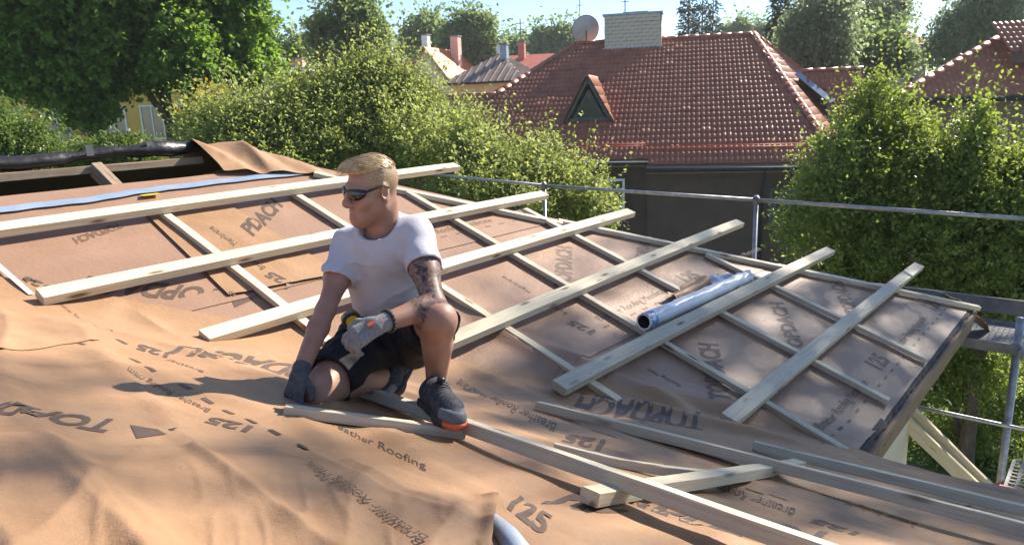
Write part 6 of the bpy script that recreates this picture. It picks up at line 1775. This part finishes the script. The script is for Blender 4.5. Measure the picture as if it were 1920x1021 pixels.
# t-shirt
ft = Field((-0.95, 2.15, -1.02), (0.0, 3.1, -0.25), 0.0058)
fwd_t = nrm(np.cross(J['shL'] - J['shR'], J['pel'] - J['neck'])); fwd_t = fwd_t if fwd_t @ vw(J['pel']) > 0 else -fwd_t
cL, cR = J['shL'] * 0.84 + J['shR'] * 0.16, J['shR'] * 0.84 + J['shL'] * 0.16
wL, wR = J['hipL'] * 0.70 + J['pel'] * 0.30, J['hipR'] * 0.55 + J['pel'] * 0.45
hem_dir = nrm(J['pel'] - J['neck'])
ft.cap(cL + hem_dir * 0.05, wL + hem_dir * 0.02, 0.074, 0.080, 0.05); ft.cap(cR + hem_dir * 0.05, wR + hem_dir * 0.02, 0.074, 0.078, 0.05)
ft.cap(J['neck'] + hem_dir * 0.10 + fwd_t * 0.015, J['pel'] + hem_dir * 0.02 + fwd_t * 0.02, 0.092, 0.090, 0.05)
ft.cap(J['shL'], J['shR'], 0.056, 0.056, 0.05)
ft.cap(J['neck'] + hem_dir * 0.015 - fwd_t * 0.0, J['neck'] + hem_dir * 0.06 + fwd_t * 0.02, 0.088, 0.095, 0.05)
for s in 'LR':
    sh, el = J['sh' + s], J['el' + s]; d = nrm(el - sh); e = sh + (el - sh) * 0.56
    ft.cap(sh, e + d * 0.05, 0.058, 0.066 if s == 'L' else 0.058, 0.035)
def ridged(x): return (1 - np.abs(np.sin(x))) ** 2.2 - 0.2
ft.wrinkle(lambda P: -0.013 * ridged((P @ nrm(J['shR'] - J['pel'] + fwd_t * 0.3)) * 36 + 1.6 * np.sin((P @ np.array([7.0, 3, 9])))) * (0.5 + 0.5 * np.sin(P @ np.array([10.0, 4, -9]) + 1.0)) - 0.013 * ridged((P @ nrm(J['shL'] + fwd_t * 0.2 - J['pel'])) * 42 + 1.5 * np.sin(P @ np.array([-8.0, 5, 7]))) * (0.5 + 0.5 * np.sin(P @ np.array([-9.0, 3, 11]))) + 0.0010 * np.sin(P @ np.array([40.0, 33, 75]) + 2 * np.sin(P @ np.array([21.0, -17, 12]))))
for s in 'LR':
    sh, el = J['sh' + s], J['el' + s]; d = nrm(el - sh); e = sh + (el - sh) * (0.44 if s == 'L' else 0.50)
    ft.half(e, d, 0.004, (e + d * 0.10, 0.105)); ft.cap(e - d * 0.05, e + d * 0.2, 0.051 if s == 'L' else 0.044, 0.055 if s == 'L' else 0.048, 0.004, 'cut')
hp_ = J['pel'] + hem_dir * 0.055
ft.half(hp_, hem_dir + fwd_t * 0.1, 0.004, (hp_ + hem_dir * 0.2, 0.32))
nkd = nrm(J['head'] - J['neck'])
ft.cap(J['neck'] + fwd_t * 0.030 + nkd * 0.035, J['neck'] + nkd * 0.25 + fwd_t * 0.03, 0.064, 0.095, 0.008, 'cut')
ft.cap(J['neck'] - nkd * 0.03 + fwd_t * 0.01, J['neck'] + nkd * 0.25, 0.055, 0.07, 0.004, 'cut')
Vt, Ft = ft.mesh(); add('t_shirt', Vt, Ft, M['shirt'], BODY, smooth=True)

# shorts
fs = Field((-0.95, 2.05, -1.18), (0.05, 3.2, -0.55), 0.0062)
fs.cap(J['hipL'], J['hipR'], 0.112, 0.112, 0.04); fs.cap(J['pel'] - hem_dir * 0.06, J['pel'] + hem_dir * 0.03, 0.11, 0.12, 0.05)
for s, fr_ in (('L', 0.80), ('R', 0.78)):
    hp, kn = J['hip' + s], J['kn' + s]; d = nrm(kn - hp); e = hp + (kn - hp) * fr_
    fs.cap(hp, e + d * 0.05, 0.112, 0.084, 0.04)
fs.wrinkle(lambda P: 0.004 * np.sin(P @ np.array([55.0, 30, 70]) + 2.5 * np.sin(P @ np.array([17.0, -13, 11]))) + 0.002 * np.sin(P @ np.array([-90.0, 70, 60])))
for s, fr_ in (('L', 0.80), ('R', 0.78)):
    hp, kn = J['hip' + s], J['kn' + s]; d = nrm(kn - hp); e = hp + (kn - hp) * fr_
    fs.half(e, d, 0.004, (e + d * 0.165, 0.17)); fs.cap(e - d * 0.05, e + d * 0.2, 0.069, 0.066, 0.004, 'cut')
Vs, Fs = fs.mesh(); add('shorts', Vs, Fs, M['shorts'], BODY, smooth=True)

# shoes
def shoe(he, to, an_, upv, name_seed):
    """heel and toe points at sole level"""
    x = nrm(to - he); z = nrm(upv - x * (upv @ x)); yv = np.cross(z, x); L = np.linalg.norm(to - he)
    lo = np.minimum(np.minimum(he, to), an_) - 0.12; hi = np.maximum(np.maximum(he, to), an_) + 0.12
    root = empty('shoe', (he + to) / 2, None); root.parent = BODY; root.location = tuple((he + to) / 2 - wloc(BODY))
    to = he + (to - he) * 0.94; L *= 0.94
    P_ = lambda a, b, c: he + x * L * a + yv * b * 0.98 + z * c * 0.98
    f1 = Field(lo, hi, 0.0045)
    f1.cap(P_(0.10, 0, 0.045), P_(0.35, 0, 0.045), 0.035, 0.034, 0.02); f1.cap(P_(0.35, 0, 0.045), P_(0.72, 0.003, 0.040), 0.034, 0.041, 0.02)
    f1.cap(P_(0.72, 0.003, 0.036), P_(0.90, 0.0, 0.030), 0.040, 0.031, 0.02)
    f1.cap(P_(0.22, 0, 0.06), an_ * 0.75 + P_(0.2, 0, 0.1) * 0.25, 0.040, 0.042, 0.03); f1.cap(P_(0.35, 0, 0.065), P_(0.62, 0, 0.050), 0.036, 0.034, 0.02)
    f1.half(P_(0.5, 0, 0.014), -z, 0.003, (P_(0.5, 0, -0.1), 0.25))
    f1.wrinkle(lambda P: 0.0014 * np.sin((P - he) @ x * 260) * (np.abs((P - P_(0.5, 0, 0.08)) @ z) < 0.035))
    V_, F_ = f1.mesh(); up_o = add('upper', V_, F_, M['shoe'], root, smooth=True)
    f2 = Field(lo, hi, 0.0045)
    f2.cap(P_(0.08, 0, 0.012), P_(0.40, 0, 0.012), 0.043, 0.038, 0.02, squash=(z, 0.5)); f2.cap(P_(0.40, 0, 0.012), P_(0.74, 0.003, 0.012), 0.038, 0.050, 0.02, squash=(z, 0.5)); f2.cap(P_(0.74, 0.003, 0.012), P_(0.93, 0, 0.018), 0.050, 0.037, 0.02, squash=(z, 0.5))
    f2.half(P_(0.5, 0, 0.026), z, 0.002, (P_(0.5, 0, 0.13), 0.25)); f2.half(P_(0.5, 0, -0.006), -z, 0.002, (P_(0.5, 0, -0.13), 0.25))
    V_, F_ = f2.mesh()
    t = (V_[F_].mean(1) - he) @ x / L
    so = add('sole', V_, F_[t < 0.91], M['core'], root, smooth=True); add('sole_toe', V_, F_[t >= 0.91], M['orange'], root, smooth=True)
    f3 = Field(lo, hi, 0.0045); f3.cap(P_(0.80, 0, 0.034), P_(0.92, 0, 0.030), 0.044, 0.037, 0.01); f3.half(P_(0.78, 0, 0.03), -x, 0.003, (P_(0.6, 0, 0.03), 0.20)); f3.half(P_(0.5, 0, 0.024), -z, 0.003, (P_(0.8, 0, -0.1), 0.25)); f3.half(P_(0.8, 0, 0.058), z, 0.004, (P_(0.8, 0, 0.16), 0.16))
    V_, F_ = f3.mesh(); add('toe_cap', V_, F_, M['shoe_grey'], up_o, smooth=True)
    g = MB()
    for i in range(5):
        a = 0.36 + 0.055 * i; g.tube([P_(a, -0.026, 0.098 - 0.07 * (a - 0.36)), P_(a + 0.02, 0, 0.107 - 0.09 * (a - 0.36)), P_(a, 0.026, 0.098 - 0.07 * (a - 0.36))], 0.0028, 5)
    g.put('lacing', M['core'], up_o, smooth=True)
    MB().tube([P_(0.40, 0, 0.108), P_(0.40, 0, 0.120)], [0.014, 0.013], 12).put('dial', M['frame'], up_o, smooth=True)
    return root
shoe(J['heL'] - ZU * 0.005, J['toL'] - ZU * 0.012, J['anL'], NN + ZU, 1)
shoe(J['heR'] + ZU * 0.02, J['toR'] - ZU * 0.015, J['anR'] + ZU * 0.01, nrm(J['anR'] - J['toR']) + nrm(J['knR'] - J['anR']) * 0.2 + ZU * 0.4, 2)

# gloves
def glove(wr, el, palm_dir, back_n, curls, m, thumb_side, spread=0.022, thumb=None, pl=0.085, sc=0.86):
    """palm from the wrist along palm_dir; back_n is the normal of the back of the hand; curls: bend per finger joint"""
    y = nrm(palm_dir); n = nrm(back_n - y * (back_n @ y)); x = np.cross(y, n) * thumb_side
    f = Field(wr - 0.20, wr + 0.20, 0.0038)
    pl *= sc; kn = wr + y * pl
    f.cap(wr + nrm(el - wr) * 0.022, wr + y * 0.01, 0.030, 0.027, 0.015)
    for q in (-1.0, -0.35, 0.35, 1.0): f.cap(wr + y * 0.015 + x * q * 0.018 * sc, kn + x * q * 0.031 * sc, 0.017 * sc, 0.0145 * sc, 0.014)
    tips = []
    for i, q in enumerate((1.0, 0.36, -0.30, -0.95)):
        b = kn + x * q * 0.032 * sc; d = y; Ls = np.array([0.042, 0.027, 0.022]) * (0.93, 1.05, 1.0, 0.82)[i] * sc; rad = 0.0118 * sc * (1, 1, 0.97, 0.88)[i]
        ang = 0.0
        for j in range(3):
            ang += curls[i][j]; dd_ = y * math.cos(ang) - n * math.sin(ang) + x * q * 0.06; e = b + nrm(dd_) * Ls[j]
            f.cap(b, e, rad, rad * 0.93, 0.006); b = e; rad *= 0.95
    tb = wr + y * 0.025 * sc + x * 0.028 * sc
    t1__ = tb + nrm(x * 0.7 + y * 0.7 - n * 0.35) * 0.045 * sc if thumb is None else tb + nrm(x * thumb[0] + y * thumb[1] + n * thumb[2]) * 0.045 * sc
    t2__ = t1__ + nrm(x * 0.15 + y * 0.95 - n * 0.45) * 0.035 * sc
    f.cap(tb, t1__, 0.018 * sc, 0.0135 * sc, 0.010); f.cap(t1__, t2__, 0.0135 * sc, 0.0115 * sc, 0.008)
    V_, F_ = f.mesh(); return add('glove', V_, F_, m, BODY, smooth=True), kn, y, n, x
# left hand hangs relaxed over the thigh, back of the hand to the camera
dL = nrm(J['haL'] - J['wrL'])
gl, kn, y_, n_, x_ = glove(J['wrL'], J['elL'], dL + ZU * -0.15, vw(J['wrL']) * 0.75 + ZU * 0.65, [(0.55, 0.75, 0.4), (0.6, 0.85, 0.45), (0.65, 0.9, 0.5), (0.7, 0.95, 0.5)], M['glove'], 1)
MB().box(J['wrL'] + y_ * 0.026 + n_ * 0.025, y_ * 0.012, x_ * 0.006, n_ * 0.003).put('logo_patch', M['red_metal'], gl)
# right hand clasps the end of the batten
dR = nrm(J['haR'] - J['wrR'])
glove(J['wrR'], J['elR'], dR + ZU * -0.2, vw(J['wrR']) * 0.55 + ZU * 0.5 - np.array([0.5, 0, 0]), [(0.25, 0.5, 0.35), (0.2, 0.5, 0.4), (0.2, 0.55, 0.4), (0.3, 0.6, 0.4)], M['glove_dark'], -1, pl=0.075)
# bracelet of dark beads
bx = nrm(J['elL'] - J['wrL']); c_ = J['wrL'] + bx * 0.032; y1 = nrm(np.cross(bx, ZU)); z1_ = np.cross(bx, y1)
g = MB(); r = np.random.default_rng(9)
for j in range(18):
    a = 2 * math.pi * j / 18; p = c_ + 0.0330 * (math.cos(a) * y1 + math.sin(a) * z1_)
    g.tube([p - bx * 0.006, p - bx * 0.003, p + bx * 0.003, p + bx * 0.006], [0.003, 0.0062, 0.0062, 0.003], 6)
g.put('bracelet', M['core'], BODY, smooth=True)
# tape measure at his belt
tc = at_d((659, 600), 2.50 * PS); e1m = nrm(np.array([0.8, 0.3, 0.35])); e2m = nrm(np.cross(ZU, e1m)); e3m = np.cross(e1m, e2m)
tm = empty('tape_measure', tc - ZU * 0.03, 'small black and yellow tape measure clipped at the worker\'s hip', 'tape measure')
g = MB(); n = 12
prof = [(-0.034, -0.026), (0.034, -0.026), (0.034, 0.008), (0.026, 0.024), (0.010, 0.031), (-0.012, 0.031), (-0.027, 0.023), (-0.034, 0.008)]
g.prism([tc + e1m * a + e3m * b - e2m * 0.017 for a, b in prof], e2m * 0.034).put('case', M['frame'], tm)
MB().prism([tc + e1m * a * 0.62 + e3m * b * 0.62 - e2m * 0.0195 for a, b in prof], e2m * 0.039).put('side_label', M['yellow'], tm)
MB().box(tc + e1m * 0.039 - e3m * 0.020, e1m * 0.006, e2m * 0.011, e3m * 0.008).put('hook', M['galv_dull'], tm)

# ------------------------------------------------------------------ hazy summer air
hz = MB(); hz.box((40, 95, 6.0), (260, 0, 0), (0, 175, 0), (0, 0, 14.0))
hm = bpy.data.materials.new('summer_haze'); hm.use_nodes = True
hm.node_tree.nodes.clear()
ho = hm.node_tree.nodes.new('ShaderNodeOutputMaterial'); hv = hm.node_tree.nodes.new('ShaderNodeVolumePrincipled')
hv.inputs['Color'].default_value = (0.85, 0.92, 1.0, 1); hv.inputs['Density'].default_value = 0.0005; hv.inputs['Anisotropy'].default_value = 0.35
hm.node_tree.links.new(hv.outputs[0], ho.inputs['Volume'])
tag(hz.put('haze', hm), kind='stuff')
